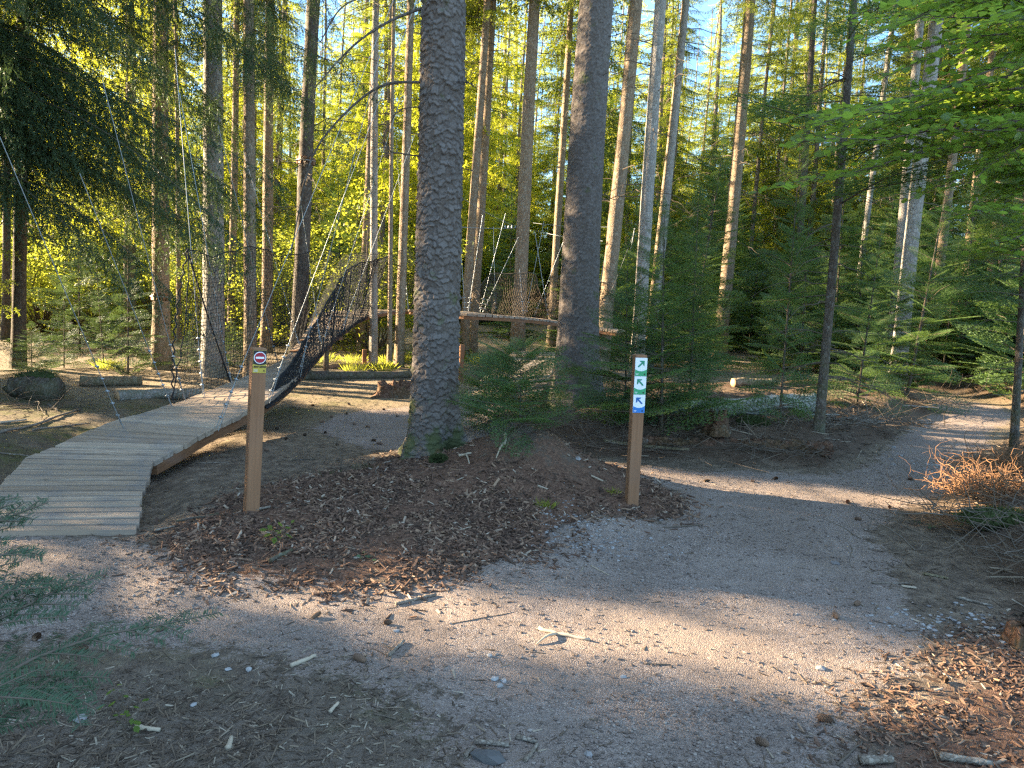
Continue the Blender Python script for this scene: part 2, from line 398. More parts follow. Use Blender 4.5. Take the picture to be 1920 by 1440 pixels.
def m_needle(name, dark, light, tr, trw=0.45):
    s = N(name); O = s.obj()
    f = s.noise(O, 2.2, 3); f2 = s.noise(O, 40, 2)
    rd = s.n('ObjectInfo').outputs['Random']
    c = s.mix(s.mth('ADD', s.mth('MULTIPLY', f, 0.5), s.mth('MULTIPLY', f2, 0.5)), dark, light)
    c = s.mix(s.mth('MULTIPLY', rd, 0.35), c, tuple(x * y for x, y in zip(light, (1.3, 1.05, 0.8))))
    d = s.n('BsdfPrincipled'); s.set(d, 'Base Color', c); s.set(d, 'Roughness', 0.5); s.set(d, 'Specular IOR Level', 0.35)
    t = s.n('BsdfTranslucent', None, Color=s.mix(f, tr, tuple(x * 1.5 for x in tr)))
    mx = s.n('MixShader', None, Fac=trw); s.t.links.new(d.outputs[0], mx.inputs[1]); s.t.links.new(t.outputs[0], mx.inputs[2])
    s.t.links.new(mx.outputs[0], s.out.inputs[0]); return s.m
def m_wood(name, a, b, c, stain=0.3, rough=0.75):
    """tc.x runs along the grain"""
    s = N(name); T = s.attr('tc', True); r = s.attr('rnd')
    off = s.n('CombineXYZ', None, X=s.mth('MULTIPLY', r, 37.0), Y=s.mth('MULTIPLY', r, 91.0), Z=s.mth('MULTIPLY', r, 13.0)).outputs[0]
    P = s.n('VectorMath', {'operation': 'ADD'}); s.t.links.new(T, P.inputs[0]); s.t.links.new(off, P.inputs[1]); P = P.outputs[0]
    gr = s.noise(s.map(P, (2.2, 40, 40)), 1.0, 5, 0.65, 0.6); gf = s.noise(s.map(P, (6, 160, 160)), 1.0, 3, 0.6)
    col = s.ramp(gr, [(0.36, a), (0.5, b), (0.64, c)])
    col = s.mix(s.mth('MULTIPLY', gf, 0.4), col, tuple(x * 0.6 for x in a))
    rc = s.n('SeparateColor', None, Color=s.n('TexWhiteNoise', {'noise_dimensions': '1D'}, W=r).outputs['Color'])
    col = s.mix(s.mth('MULTIPLY', rc.outputs[0], 0.45), col, tuple(min(1, x * 1.25) for x in c))
    col = s.mix(s.mth('MULTIPLY', rc.outputs[1], 0.6), col, tuple(x * 0.75 for x in a))
    G = s.n('NewGeometry').outputs['Position']
    stn = s.ramp(s.noise(G, 3.1, 5, 0.6), [(0.50, 0), (0.68, 1)])
    col = s.mix(s.mth('MULTIPLY', stn, stain), col, (0.16, 0.15, 0.15))
    kn = s.ramp(s.vor(s.map(P, (2.5, 9, 9)), 1.0), [(0.0, 1), (0.07, 0)])
    col = s.mix(s.mth('MULTIPLY', kn, 0.7), col, tuple(x * 0.35 for x in a))
    return s.pbr(col, rough, s.bump(s.mth('ADD', gr, gf), 0.35, 0.004), 0.25)
def m_flat(name, col, rough=0.6, metal=0.0, spec=0.4, var=0.25, sc=30, bump=0.0):
    s = N(name); O = s.obj(); n = s.noise(O, sc, 4)
    c = s.mix(n, tuple(x * (1 - var) for x in col), tuple(min(1, x * (1 + var)) for x in col))
    return s.pbr(c, rough, s.bump(n, bump, 0.004) if bump else None, spec, metal)
def m_rnd(name, stops, rough=0.9, sc=60):
    s = N(name); r = s.attr('rnd'); G = s.n('NewGeometry').outputs['Position']
    c = s.ramp(r, stops); n = s.noise(G, sc, 3)
    c = s.mix(s.mth('MULTIPLY', n, 0.6), c, (0.06, 0.045, 0.035))
    return s.pbr(c, rough, s.bump(n, 0.6, 0.006), 0.2)

MT = {}
MT['ground'] = m_ground()
MT['bark_big'] = m_plates()
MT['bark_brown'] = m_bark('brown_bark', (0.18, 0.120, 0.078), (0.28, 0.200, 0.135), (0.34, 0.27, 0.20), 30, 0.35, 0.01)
MT['bark_grey'] = m_bark('grey_bark', (0.20, 0.175, 0.155), (0.30, 0.265, 0.235), (0.38, 0.35, 0.32), 26, 0.35, 0.008)
MT['bark_far'] = m_bark('far_bark', (0.15, 0.11, 0.085), (0.24, 0.185, 0.145), (0.30, 0.26, 0.22), 14, 0.0, 0.012)
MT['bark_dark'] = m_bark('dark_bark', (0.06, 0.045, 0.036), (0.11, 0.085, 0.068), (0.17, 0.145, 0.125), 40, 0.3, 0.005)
MT['twig'] = m_flat('twig_wood', (0.10, 0.075, 0.055), 0.85, var=0.3)
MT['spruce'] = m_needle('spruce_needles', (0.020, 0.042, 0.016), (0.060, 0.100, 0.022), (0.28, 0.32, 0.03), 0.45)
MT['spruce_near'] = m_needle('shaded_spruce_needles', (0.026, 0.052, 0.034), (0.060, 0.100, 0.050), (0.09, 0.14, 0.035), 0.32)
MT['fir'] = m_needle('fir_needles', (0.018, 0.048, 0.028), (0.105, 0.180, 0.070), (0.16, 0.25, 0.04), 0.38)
MT['spruce_sun'] = m_needle('sun_tinted_spruce_needles', (0.050, 0.080, 0.020), (0.115, 0.150, 0.025), (0.55, 0.56, 0.04), 0.55)  # yellower, more translucent needle copy: sunlight put into the colour
MT['fir_near'] = m_needle('near_fir_needles', (0.014, 0.038, 0.022), (0.055, 0.105, 0.055), (0.08, 0.14, 0.04), 0.12)
MT['beech'] = m_needle('beech_leaves', (0.040, 0.085, 0.022), (0.115, 0.185, 0.035), (0.27, 0.38, 0.045), 0.5)
MT['shrub'] = m_needle('shrub_leaves', (0.05, 0.09, 0.02), (0.13, 0.17, 0.03), (0.42, 0.44, 0.05), 0.58)
MT['deck'] = m_wood('deck_wood', (0.19, 0.130, 0.092), (0.33, 0.245, 0.185), (0.45, 0.355, 0.275), 0.6)
MT['post'] = m_wood('post_wood', (0.155, 0.070, 0.034), (0.245, 0.118, 0.060), (0.33, 0.175, 0.098), 0.10)
MT['beam'] = m_wood('beam_wood', (0.14, 0.062, 0.030), (0.22, 0.100, 0.046), (0.29, 0.145, 0.072), 0.2)
MT['rope'] = m_flat('black_rope', (0.018, 0.019, 0.022), 0.8, spec=0.2)
MT['rope_far'] = m_flat('brown_rope', (0.10, 0.075, 0.055), 0.8, spec=0.2)
MT['steel'] = m_flat('galvanised_steel', (0.30, 0.32, 0.34), 0.45, 0.7)
MT['white'] = m_flat('white_sign', (0.72, 0.75, 0.80), 0.45, var=0.04)
MT['green'] = m_flat('green_sign', (0.035, 0.30, 0.13), 0.45, var=0.06)
MT['dgreen'] = m_flat('dark_green_sign', (0.02, 0.22, 0.13), 0.45, var=0.06)
MT['blue'] = m_flat('blue_sign', (0.02, 0.17, 0.52), 0.45, var=0.06)
MT['dblue'] = m_flat('dark_blue_sign', (0.01, 0.10, 0.33), 0.45, var=0.06)
MT['black'] = m_flat('black_sign', (0.012, 0.010, 0.014), 0.45, var=0.06)
MT['red'] = m_flat('red_sign', (0.30, 0.012, 0.03), 0.45, var=0.06)
MT['yellow'] = m_flat('yellow_sign', (0.42, 0.32, 0.05), 0.5, var=0.06)
MT['stone'] = m_rnd('pale_stone', [(0, (0.16, 0.145, 0.145)), (0.5, (0.27, 0.25, 0.25)), (1, (0.42, 0.41, 0.41))])
MT['pebble'] = m_rnd('pebble', [(0, (0.12, 0.09, 0.075)), (0.6, (0.26, 0.20, 0.175)), (0.93, (0.34, 0.285, 0.25)), (1, (0.48, 0.44, 0.41))])
MT['chip'] = m_rnd('wood_chip', [(0, (0.040, 0.024, 0.018)), (0.4, (0.115, 0.062, 0.042)), (0.75, (0.21, 0.120, 0.080)), (0.94, (0.32, 0.205, 0.135)), (1, (0.48, 0.40, 0.32))])
MT['litter'] = m_rnd('litter', [(0, (0.05, 0.034, 0.024)), (0.4, (0.12, 0.085, 0.06)), (0.8, (0.23, 0.17, 0.12)), (1, (0.42, 0.35, 0.27))])
MT['cone'] = m_flat('pine_cone', (0.15, 0.09, 0.058), 0.8, var=0.7, sc=160)
MT['stick'] = m_bark('stick_bark', (0.12, 0.09, 0.07), (0.24, 0.19, 0.15), (0.34, 0.29, 0.24), 60, 0, 0.004, zs=1)
MT['palewood'] = m_flat('bare_pale_wood', (0.34, 0.27, 0.20), 0.75, var=0.3, sc=20, bump=0.4)
MT['rotten'] = m_bark('rotten_wood', (0.08, 0.040, 0.026), (0.15, 0.078, 0.048), (0.21, 0.12, 0.08), 20, 0.2, 0.02, 0.4, zs=1)
MT['logpale'] = m_bark('pale_log', (0.24, 0.225, 0.20), (0.34, 0.32, 0.29), (0.43, 0.41, 0.38), 14, 0.2, 0.01, 0.5, zs=1)
MT['logend'] = m_flat('cut_wood', (0.42, 0.25, 0.13), 0.8, var=0.3, sc=25)
MT['moss'] = m_flat('moss', (0.045, 0.060, 0.016), 0.95, var=0.5, sc=30, bump=0.8)
MT['rootwood'] = m_flat('root_fibre', (0.24, 0.125, 0.062), 0.85, var=0.4, sc=25)
MT['darkstone'] = m_flat('dark_slab', (0.085, 0.08, 0.08), 0.85, var=0.3, sc=20, bump=0.5)

# ------------------------------------------------------------------ ground sheets
def axis_pts(lo_f, hi_f, step, hi, grow):
    a = list(np.arange(lo_f, hi_f, step)); s = step; v = a[-1]
    while v < hi: s = min(s * grow, 6); v += s; a.append(v)
    return np.array(a)
ys = np.concatenate([-axis_pts(-1.0, 0.0, 0.1, 40, 1.15)[::-1] , axis_pts(1.02, 7.6, 0.021, 190, 1.028)])
ys = np.unique(np.round(ys, 4))
xp = axis_pts(0.0, 4.6, 0.026, 170, 1.035); xs = np.concatenate([-xp[:0:-1], xp])
GX, GY = np.meshgrid(xs, ys)
mk = masks(GX, GY)
GZ = HT(GX, GY)
near = 1 - sstep(9, 16, GY)
GZ = GZ + near * (1 - mk['wpath']) * (0.010 * fbm(GX * 11, GY * 11, 4, 31) + 0.018 * mk['wmulch'] * fbm(GX * 7, GY * 7, 4, 33) + 0.03 * mk['wbank'] * fbm(GX * 5, GY * 5, 4, 35)) \
        + near * mk['wpath'] * 0.004 * fbm(GX * 13, GY * 13, 3, 37) - 0.012 * near * mk['wpath']
ny, nx = GX.shape
GV = np.stack([GX, GY, GZ], -1).reshape(-1, 3)
ii = (np.arange(ny - 1)[:, None] * nx + np.arange(nx - 1)[None, :])
GQ = np.stack([ii, ii + 1, ii + nx + 1, ii + nx], -1).reshape(-1, 4)
gat = {k: mk[k].reshape(-1) for k in ('wpath', 'wmulch', 'wbank', 'wmoss', 'wdark')}
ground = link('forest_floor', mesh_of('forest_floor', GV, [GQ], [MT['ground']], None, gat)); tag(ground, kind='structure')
def overlay(name, sel, lift, kind, label=None):
    fm = sel.reshape(-1)[GQ].max(axis=1) > 0.5
    Q = GQ[fm]; u, inv = np.unique(Q, return_inverse=True)
    V = GV[u].copy(); V[:, 2] += lift
    o = link(name, mesh_of(name, V, [inv.reshape(-1, 4)], [MT['ground']], None, {k: v[u] for k, v in gat.items()}))
    return tag(o, label=label, kind=kind)
yn = (GY < 40)
overlay('gravel_path', (mk['wpath'] > 0.5) & yn, 0.0015, 'structure')
overlay('mulch_mound', (mk['wmulch'] > 0.5) & (mk['wpath'] <= 0.5) & (mk['sdm'] > -0.3), 0.0015, 'stuff', 'low mound of dark earth and reddish bark mulch between the two signposts')

def surf_z(x, y):
    x = np.asarray(x, float); y = np.asarray(y, float)
    i = np.clip(np.searchsorted(ys, y) - 1, 0, ny - 2); j = np.clip(np.searchsorted(xs, x) - 1, 0, nx - 2)
    fx = (x - xs[j]) / (xs[j + 1] - xs[j]); fy = (y - ys[i]) / (ys[i + 1] - ys[i])
    return (GZ[i, j] * (1 - fx) + GZ[i, j + 1] * fx) * (1 - fy) + (GZ[i + 1, j] * (1 - fx) + GZ[i + 1, j + 1] * fx) * fy
def sz(x, y): return float(surf_z(np.array([x]), np.array([y]))[0])
def GS(px, py):
    p = GP(px, py); p.z = sz(p.x, p.y); return p
def mval(name, x, y):
    a = mk[name]; i = np.clip(np.searchsorted(ys, y), 0, ny - 1); j = np.clip(np.searchsorted(xs, x), 0, nx - 1)
    return a[i, j]

# ------------------------------------------------------------------ foliage machinery
def nrmz(a): return a / (np.linalg.norm(a, axis=-1, keepdims=True) + 1e-9)
def needles(A, B, step, ln, wd, rng, flat=True, fwd=0.6):
    """triangles (n,3,3): needles along the segments A->B"""
    L = np.linalg.norm(B - A, axis=1); n = np.maximum(1, np.ceil(L / step).astype(int))
    idx = np.repeat(np.arange(len(A)), n); k = len(idx)
    t = rng.random(k)
    P = A[idx] + (B - A)[idx] * t[:, None]; ax = nrmz(B - A)[idx]
    if flat:
        side = np.cross(ax, np.array([0, 0, 1.0])) + 1e-6; side = nrmz(side) * np.where(rng.random(k) < .5, 1, -1)[:, None]
        up = np.cross(ax, side); up *= np.sign(up[:, 2:3] + 1e-9)
        rad = side + up * rng.uniform(-0.15, 0.55, (k, 1))
    else:
        rv = rng.normal(size=(k, 3)); rad = nrmz(rv - (rv * ax).sum(1, keepdims=True) * ax)
    d = nrmz(ax * fwd + rad + rng.normal(size=(k, 3)) * 0.12)
    wv = nrmz(np.cross(d, rng.normal(size=(k, 3)) * 0.5 + np.array([0, 0, 1.0]))) * (wd / 2)
    l = ln * rng.uniform(0.7, 1.15, (k, 1))
    return np.stack([P - wv, P + wv, P + d * l], 1)
def curve_segs(P):
    return P[:-1], P[1:]
def branch_proto(kind, L, rng, step, nl, nw, dens=1.0):
    """returns (needle tris, wood V, T, Q) - x outwards, z up"""
    SA, SB = [], []; mb = MB(); n = 12
    t = np.linspace(0, 1, n)
    if kind == 'spruce':
        ax = np.stack([t * L, 0.06 * L * np.sin(t * 5 + rng.random() * 6), -0.30 * L * t ** 1.6 + 0.12 * L * t ** 4], -1)
    elif kind == 'hang':
        ax = np.stack([t * L, 0.05 * L * np.sin(t * 4 + rng.random() * 6), -0.10 * L * t - 0.42 * L * t ** 1.8], -1)
    else:
        ax = np.stack([t * L, 0.03 * L * np.sin(t * 5 + rng.random() * 6), 0.10 * L * t - 0.06 * L * t ** 2], -1)
    V, T, Q = tube_arr(ax, np.linspace(0.011, 0.0025, n) * {'fir': .7, 'spruce': 1.3, 'hang': .55}[kind] * (L if kind == 'fir' else 1), 4, False); mb.add(V, T, Q)
    SA.append(ax[n // 4:-1]); SB.append(ax[n // 4 + 1:])
    ds = {'spruce': 0.075, 'hang': 0.042, 'fir': 0.06}[kind] / dens
    m = int(L / ds)
    for i in range(m):
        u = 0.12 + 0.86 * (i + rng.random() * .6) / m
        j = min(int(u * (n - 1)), n - 2); f = u * (n - 1) - j
        p = ax[j] * (1 - f) + ax[j + 1] * f; d = nrmz(ax[j + 1] - ax[j])
        sgn = 1 if i % 2 else -1
        if kind == 'fir':
            l = L * 0.46 * (1 - u) ** 0.7 * rng.uniform(0.75, 1.15) + 0.06
            e = p + nrmz(d * 0.75 + np.array([0, sgn, 0.0])) * l + np.array([0, 0, -0.05 * l])
            mid = (p + e) / 2 + np.array([0, 0, 0.03 * l])
            SA += [p[None], mid[None]]; SB += [mid[None], e[None]]
            if l > 0.12:
                q = int(l / 0.055)
                for a in range(q):
                    w_ = 0.2 + 0.75 * (a + rng.random() * .5) / q; s2 = 1 if a % 2 else -1
                    pp = p * (1 - w_) + e * w_; dd = nrmz(e - p)
                    l2 = l * 0.38 * (1 - w_) + 0.03
                    sd = np.cross(dd, [0, 0, 1.0])
                    SA.append(pp[None]); SB.append((pp + nrmz(dd * 0.8 + sd * s2 + rng.normal(size=3) * .08) * l2)[None])
        else:
            hang = 1.0 if kind == 'spruce' else 1.9
            l = L * (0.27 if kind == 'spruce' else 0.26) * (1 - u * 0.75) * rng.uniform(0.6, 1.2) + 0.06
            e1 = p + nrmz(d * 0.6 + np.array([0, sgn * 0.9, -0.25 * hang])) * l * 0.5
            e2 = e1 + nrmz(d * 0.3 + np.array([0, sgn * 0.3, -0.9 * hang]) + rng.normal(size=3) * .2) * l * 0.75
            SA += [p[None], e1[None]]; SB += [e1[None], e2[None]]
            for a in range(int(l / 0.07)):
                w_ = rng.random(); pp = (p * (1 - w_) + e1 * w_) if rng.random() < .45 else (e1 * (1 - w_) + e2 * w_)
                SA.append(pp[None]); SB.append((pp + (nrmz(rng.normal(size=3) * [1, 1, .5] + [0.5, 0, -0.7 * hang]) * l * rng.uniform(.2, .42)))[None])
    A = np.concatenate(SA); B = np.concatenate(SB)
    tr = needles(A, B, step, nl, nw, rng, kind == 'fir', 0.6 if kind == 'fir' else 0.9)
    V = np.concatenate(mb.V)
    return tr, V, (np.concatenate(mb.T) if mb.T else np.zeros((0, 3), int)), np.concatenate(mb.Q)
def rotm(az, pitch, roll=0.0):
    return np.array((Matrix.Rotation(az, 3, 'Z') @ Matrix.Rotation(-pitch, 3, 'Y') @ Matrix.Rotation(roll, 3, 'X')))
def crown_mesh(name, protos, placements, mats):
    """placements: (proto index, position, az, pitch, scale)"""
    VT, WV, WQ, n0 = [], [], [], 0
    for (k, p, az, pi_, sc, rl) in placements:
        tr, V, T, Q = protos[k]; M = rotm(az, pi_, rl) * sc
        VT.append((tr.reshape(-1, 3) @ M.T + p)); WV.append(V @ M.T + p); WQ.append(Q + n0); n0 += len(V)
    VT = np.concatenate(VT).astype(np.float32); WV = np.concatenate(WV); WQ = np.concatenate(WQ)
    T = np.arange(len(VT)).reshape(-1, 3) + len(WV)
    return mesh_of(name, np.concatenate([WV, VT]), [WQ, T], mats, np.concatenate([np.ones(len(WQ)), np.zeros(len(T))]).astype(int), None, False)

rg = np.random.default_rng(5)
PB_far = [branch_proto('spruce', 2.2, rg, 0.026, 0.075, 0.026, 0.85) for _ in range(4)]
PB_mid = [branch_proto('spruce', 2.2, rg, 0.015, 0.050, 0.013, 1.0) for _ in range(4)]
PB_near = [branch_proto('hang', 2.4, rg, 0.0085, 0.030, 0.0065, 1.15) for _ in range(4)]
PB_fir = [branch_proto('fir', 1.0, rg, 0.0040, 0.024, 0.0050, 1.3) for _ in range(4)]
PB_firf = [branch_proto('fir', 1.0, rg, 0.011, 0.042, 0.014, 1.0) for _ in range(4)]
for nm_, pb_ in (('far', PB_far), ('mid', PB_mid), ('near', PB_near), ('fir', PB_fir), ('firf', PB_firf)): print('TRIS', nm_, [len(b[0]) for b in pb_])
def spruce_crown(name, protos, z0, H, r0, nb, rng, mats, pitch=0.15, droop=0.25, sparse=0.0):
    pl = []
    for i in range(nb):
        u = (i + rng.random()) / nb; z = z0 + (H - z0) * u
        r = r0 * (1 - u) ** 0.75 * rng.uniform(0.55, 1.15) + 0.15
        if u < sparse: r *= 0.6 + 0.4 * u / max(sparse, 1e-3)
        az = rng.random() * 2 * math.pi
        pl.append((int(rng.integers(len(protos))), np.array([0, 0, z]), az, pitch - droop * (1 - u) + rng.normal() * .12, r / 2.2, rng.normal() * .2))
    return crown_mesh(name, protos, pl, mats)
def fir_crown(name, protos, H, r0, rng, mats, z0=0.12, step=0.2, per=5, taper=0.8, gap=0.0):
    pl = []; z = z0
    while z < H:
        u = (z - z0) / (H - z0)
        r = r0 * (1 - u) ** taper * 1.0 + 0.06
        a0 = rng.random() * 6.28; k = per if u < .8 else per - 1
        for j in range(k):
            if rng.random() < gap: continue
            pl.append((int(rng.integers(len(protos))), np.array([0, 0, z + rng.normal() * .025]), a0 + j * 6.283 / k + rng.normal() * .25,
                       0.05 + 0.45 * u + rng.normal() * .1, r * rng.uniform(.65, 1.15), rng.normal() * .38))
        z += step * rng.uniform(.75, 1.3) * (1 - 0.35 * u)
    # leader
    pl.append((0, np.array([0, 0, H - 0.2 * min(1, H / 2)]), 0, math.pi / 2 - .1, 0.22 * min(1, H / 2) + .08, 0))
    return crown_mesh(name, protos, pl, mats)

def trunk_mesh(name, H, r0, rng, mat, sides=18, rows=40, flare=0.5, flare_h=0.5, wob=0.02, top=0.12, rough=0.03, stubs=0, limbs=0, limb_z=(1.5, 8), thin=1.0):
    z = H * np.linspace(0, 1, rows) ** 1.35; z[0] = -0.25
    rad = r0 * ((1 - top) * (1 - np.clip(z, 0, H) / H) ** 0.85 + top) * (1 + flare * np.exp(-np.clip(z, 0, H) / flare_h))
    ph = rng.random(4) * 6.28
    cx = wob * (np.sin(z * 0.45 + ph[0]) - math.sin(ph[0])); cyy = wob * (np.sin(z * 0.4 + ph[1]) - math.sin(ph[1]))
    th = np.arange(sides) / sides * 2 * np.pi
    lob = 1 + flare * 0.45 * np.exp(-np.clip(z, 0, H)[:, None] / (flare_h * .6)) * np.sin(th[None] * 4 + ph[2]) * np.sin(th[None] * 2 + ph[3])
    rr = rad[:, None] * lob * (1 + rough * rng.normal(size=(rows, sides)))
    V = np.stack([cx[:, None] + rr * np.cos(th), cyy[:, None] + rr * np.sin(th), z[:, None] * np.ones(sides)], -1).reshape(-1, 3)
    i = np.arange(rows - 1)[:, None] * sides; j = np.arange(sides)[None]; k = (j + 1) % sides
    Q = np.stack([i + j, i + k, i + sides + k, i + sides + j], -1).reshape(-1, 4)
    mb = MB(); mb.add(V, None, Q)
    return mb.mesh(name, [mat])
def dead_limbs(name, n, z0, z1, r_at, rng, L=(0.5, 1.6), rad=0.006, mat=None, sub=True, az=None, droop=0.35):
    mb = MB()
    for _ in range(n):
        z = rng.uniform(z0, z1); a = rng.random() * 6.28 if az is None else rng.normal(az, .5); l = rng.uniform(*L); t = np.linspace(0, 1, 7)
        up = rng.uniform(-.1, .35)
        h = np.stack([np.cos(a) * (r_at * .8 + t * l), np.sin(a) * (r_at * .8 + t * l), z + up * l * t - droop * l * t ** 2], -1)
        h[1:] += rng.normal(size=(6, 3)) * l * .02
        V, T, Q = tube_arr(h, np.linspace(rad * (.6 + l * .6), rad * .25, 7), 4, False); mb.add(V, T, Q)
        if sub:
            for _k in range(int(l * 5)):
                u = rng.uniform(.25, .95); q = int(u * 5.99); p = h[q]; d = nrmz(h[q + 1] - h[q])
                e = nrmz(d + rng.normal(size=3) * .7 + [0, 0, -.3]); l2 = l * rng.uniform(.12, .4) * (1.1 - u)
                t2 = np.linspace(0, 1, 4)[:, None]
                V, T, Q = tube_arr(p + e * l2 * t2 + np.array([0, 0, -.25 * l2]) * t2 ** 2, np.linspace(rad * .5, rad * .2, 4), 3, False); mb.add(V, T, Q)
    return mb.mesh(name, [mat or MT['twig']], False)

def plated_trunk(name, H, r0, rng, mat, cell, amp, fine_h, flare, flare_h, sides, dz, wobx=0.0, seed=3, lobes=0.3):
    z = list(np.arange(-0.25, fine_h, dz)); s = dz
    while z[-1] < H: s = min(s * 1.12, 0.6); z.append(z[-1] + s)
    z = np.array(z); th = np.arange(sides) / sides * 2 * np.pi
    TH, Z = np.meshgrid(th, z); zc = np.clip(Z, 0, H)
    rad = r0 * (0.86 * (1 - zc / H) ** 0.8 + 0.14) * (1 + flare * np.exp(-zc / flare_h))
    rad *= 1 + lobes * np.exp(-zc / (flare_h * .7)) * (np.sin(TH * 3 + 1) * .5 + np.sin(TH * 5 + 2) * .35) + 0.025 * (vnoise(TH / 6.2832 * 6, Z * 1.2, 3) - .5)
    # cellular bark plates on the unrolled trunk
    nu = int(round(2 * math.pi * r0 / cell)); U = TH / (2 * math.pi) * nu; W = Z / (cell * 1.05)
    ca_, sa_ = np.cos(TH) * nu / 6.283, np.sin(TH) * nu / 6.283
    U0, W0 = U, W
    U = U0 + 0.9 * (vnoise(ca_ * .8 + 40, W0 * .7 + sa_ * .8, 41) - .5) + .5 * (vnoise(ca_ * 2.1 + 40, W0 * 1.9 + sa_ * 2.1, 43) - .5); W = W0 + 0.9 * (vnoise(ca_ * .8 + 90, W0 * .7 + sa_ * .8, 42) - .5) + .5 * (vnoise(ca_ * 2.3 + 90, W0 * 2 + sa_ * 2.3, 44) - .5)
    iu = np.floor(U).astype(int); iw = np.floor(W).astype(int)
    F1 = np.full(U.shape, 9.0); F2 = np.full(U.shape, 9.0); cz = np.zeros(U.shape); hid = np.zeros(U.shape)
    for du in (-1, 0, 1):
        for dw in (-1, 0, 1):
            a = (iu + du) % nu; b = iw + dw
            cu = iu + du + .02 + .96 * _h(a, b, seed); cw = b + .02 + .96 * _h(a, b, seed + 1)
            d = np.hypot(U - cu, W - cw); hh = _h(a, b, seed + 2)
            m1 = d < F1
            F2 = np.where(m1, F1, np.minimum(F2, d)); cz = np.where(m1, W - cw, cz); hid = np.where(m1, hh, hid); F1 = np.where(m1, d, F1)
    edge = sstep(0.0, 0.20, F2 - F1)
    disp = (0.55 + 0.45 * edge) * (0.25 + 0.6 * hid) + (-cz) * 1.0 * (.3 + .7 * edge) * (hid > .15)
    fade = np.exp(-zc / 0.25) * 0.3
    disp = disp * (1 - fade) + 0.35 * fbm(TH / 6.2832 * 40, Z * 12, 3, 50)
    rad = rad + amp * disp * np.where(Z < fine_h, 1, 0.3)
    wx = wobx * np.sin(zc * .5)
    V = np.stack([wx + rad * np.cos(TH), rad * np.sin(TH), Z], -1).reshape(-1, 3)
    rows = len(z); i = np.arange(rows - 1)[:, None] * sides; j = np.arange(sides)[None]; k = (j + 1) % sides
    Q = np.stack([i + j, i + k, i + sides + k, i + sides + j], -1).reshape(-1, 4)
    mb = MB(); mb.add(V, None, Q, rnd=hid.reshape(-1), tc=np.stack([edge, disp, cz], -1).reshape(-1, 3)); return mb.mesh(name, [mat])

UP = Vector((0, 0, 1))
def line_base(xa, ya, xb, yb, d, sink=0.0):
    """two photo pixels on a trunk at distance d -> (base point, lean quaternion)"""
    A = at(xa, ya, d); B = at(xb, yb, d); v = (A - B).normalized()
    if v.z < 0: v = -v
    p = B.copy()
    for _ in range(4):
        z = sz(p.x, p.y); p = B + v * ((z - B.z) / v.z)
    return p, UP.rotation_difference(v)
def tree(name, label, group, xa, ya, xb, yb, wpx, d=None, H=20, bark='bark_brown', crown=None, crown_z=None, crown_s=1.0, limbs=None, flare=.35, cat='tree', rng=None, spin=None, rows=40, flare_h=.4):
    rng = rng or np.random.default_rng(int(xa * 7 + yb))
    if d is None: d = GP(xb, yb).y
    p, q = line_base(xa, ya, xb, yb, d)
    r0 = wpx / FPX * d / 2 * 1.08
    t = empty(name, p, label, cat, group, q)
    link('trunk', trunk_mesh('trunk', H, r0, rng, MT[bark], 20, rows, flare, flare_h), t)
    if limbs: link('dead_limb', dead_limbs('dead_limb', limbs[0], limbs[1], limbs[2], r0 * .7, rng, limbs[3] if len(limbs) > 3 else (.4, 1.5), limbs[4] if len(limbs) > 4 else .007), t)
    if crown is not None:
        c = link('crown', crown, t); c.scale = (crown_s,) * 3; c.location = (0, 0, (crown_z or 0)); c.rotation_euler = (0, 0, rng.random() * 6.28 if spin is None else spin)
    return t, p, q, r0

SPR = [MT['spruce'], MT['twig']]
rc = np.random.default_rng(21)
# crown prototypes: local z = height above the crown's own start
CR_mid = [spruce_crown('crown', PB_mid, 0, 15, 2.4, 110, rc, SPR) for _ in range(2)]
CR_far = [spruce_crown('crown', PB_far, 0, 16, 2.5, 130, rc, SPR) for _ in range(3)]
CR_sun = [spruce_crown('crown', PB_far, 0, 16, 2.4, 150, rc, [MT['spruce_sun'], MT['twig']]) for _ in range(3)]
CR_thin = [spruce_crown('crown', PB_far, 0, 16, 1.9, 75, rc, SPR, sparse=.3) for _ in range(2)]
FIR = [MT['fir'], MT['twig']]
CF = [fir_crown('crown', PB_fir, 2.5, 1.0, rc, FIR, step=.17, per=5), fir_crown('crown', PB_fir, 3.6, 0.95, rc, FIR, step=.21, per=5), fir_crown('crown', PB_fir, 0.95, 0.9, rc, FIR, step=.10, z0=.05, taper=.5, per=6)]
CFf = [fir_crown('crown', PB_firf, 3.5, 1.1, rc, FIR, step=.20, per=5), fir_crown('crown', PB_firf, 5.5, 1.4, rc, FIR, step=.25, per=5), fir_crown('crown', PB_firf, 2.2, 1.0, rc, FIR, step=.14, per=6)]
TRK_fir = [trunk_mesh('trunk', h, .0062 * h + .004, rc, MT['bark_dark'], 8, 10, .2, .1, .01) for h in (2.4, 3.5, .85)]
TRK_firf = [trunk_mesh('trunk', h, .0062 * h + .005, rc, MT['bark_dark'], 7, 8, .2, .1, .01) for h in (3.4, 5.4, 2.1)]

CFd = [fir_crown('crown', PB_firf, 3.5, .95, rc, [MT['spruce_near'], MT['twig']], step=.24, per=5, gap=.15), fir_crown('crown', PB_firf, 5.5, 1.1, rc, [MT['spruce_near'], MT['twig']], step=.3, per=5, gap=.15), fir_crown('crown', PB_firf, 2.2, .9, rc, [MT['spruce_near'], MT['twig']], step=.17, per=5)]  # fir crowns with darker needles: backlit silhouette shade put into the colour

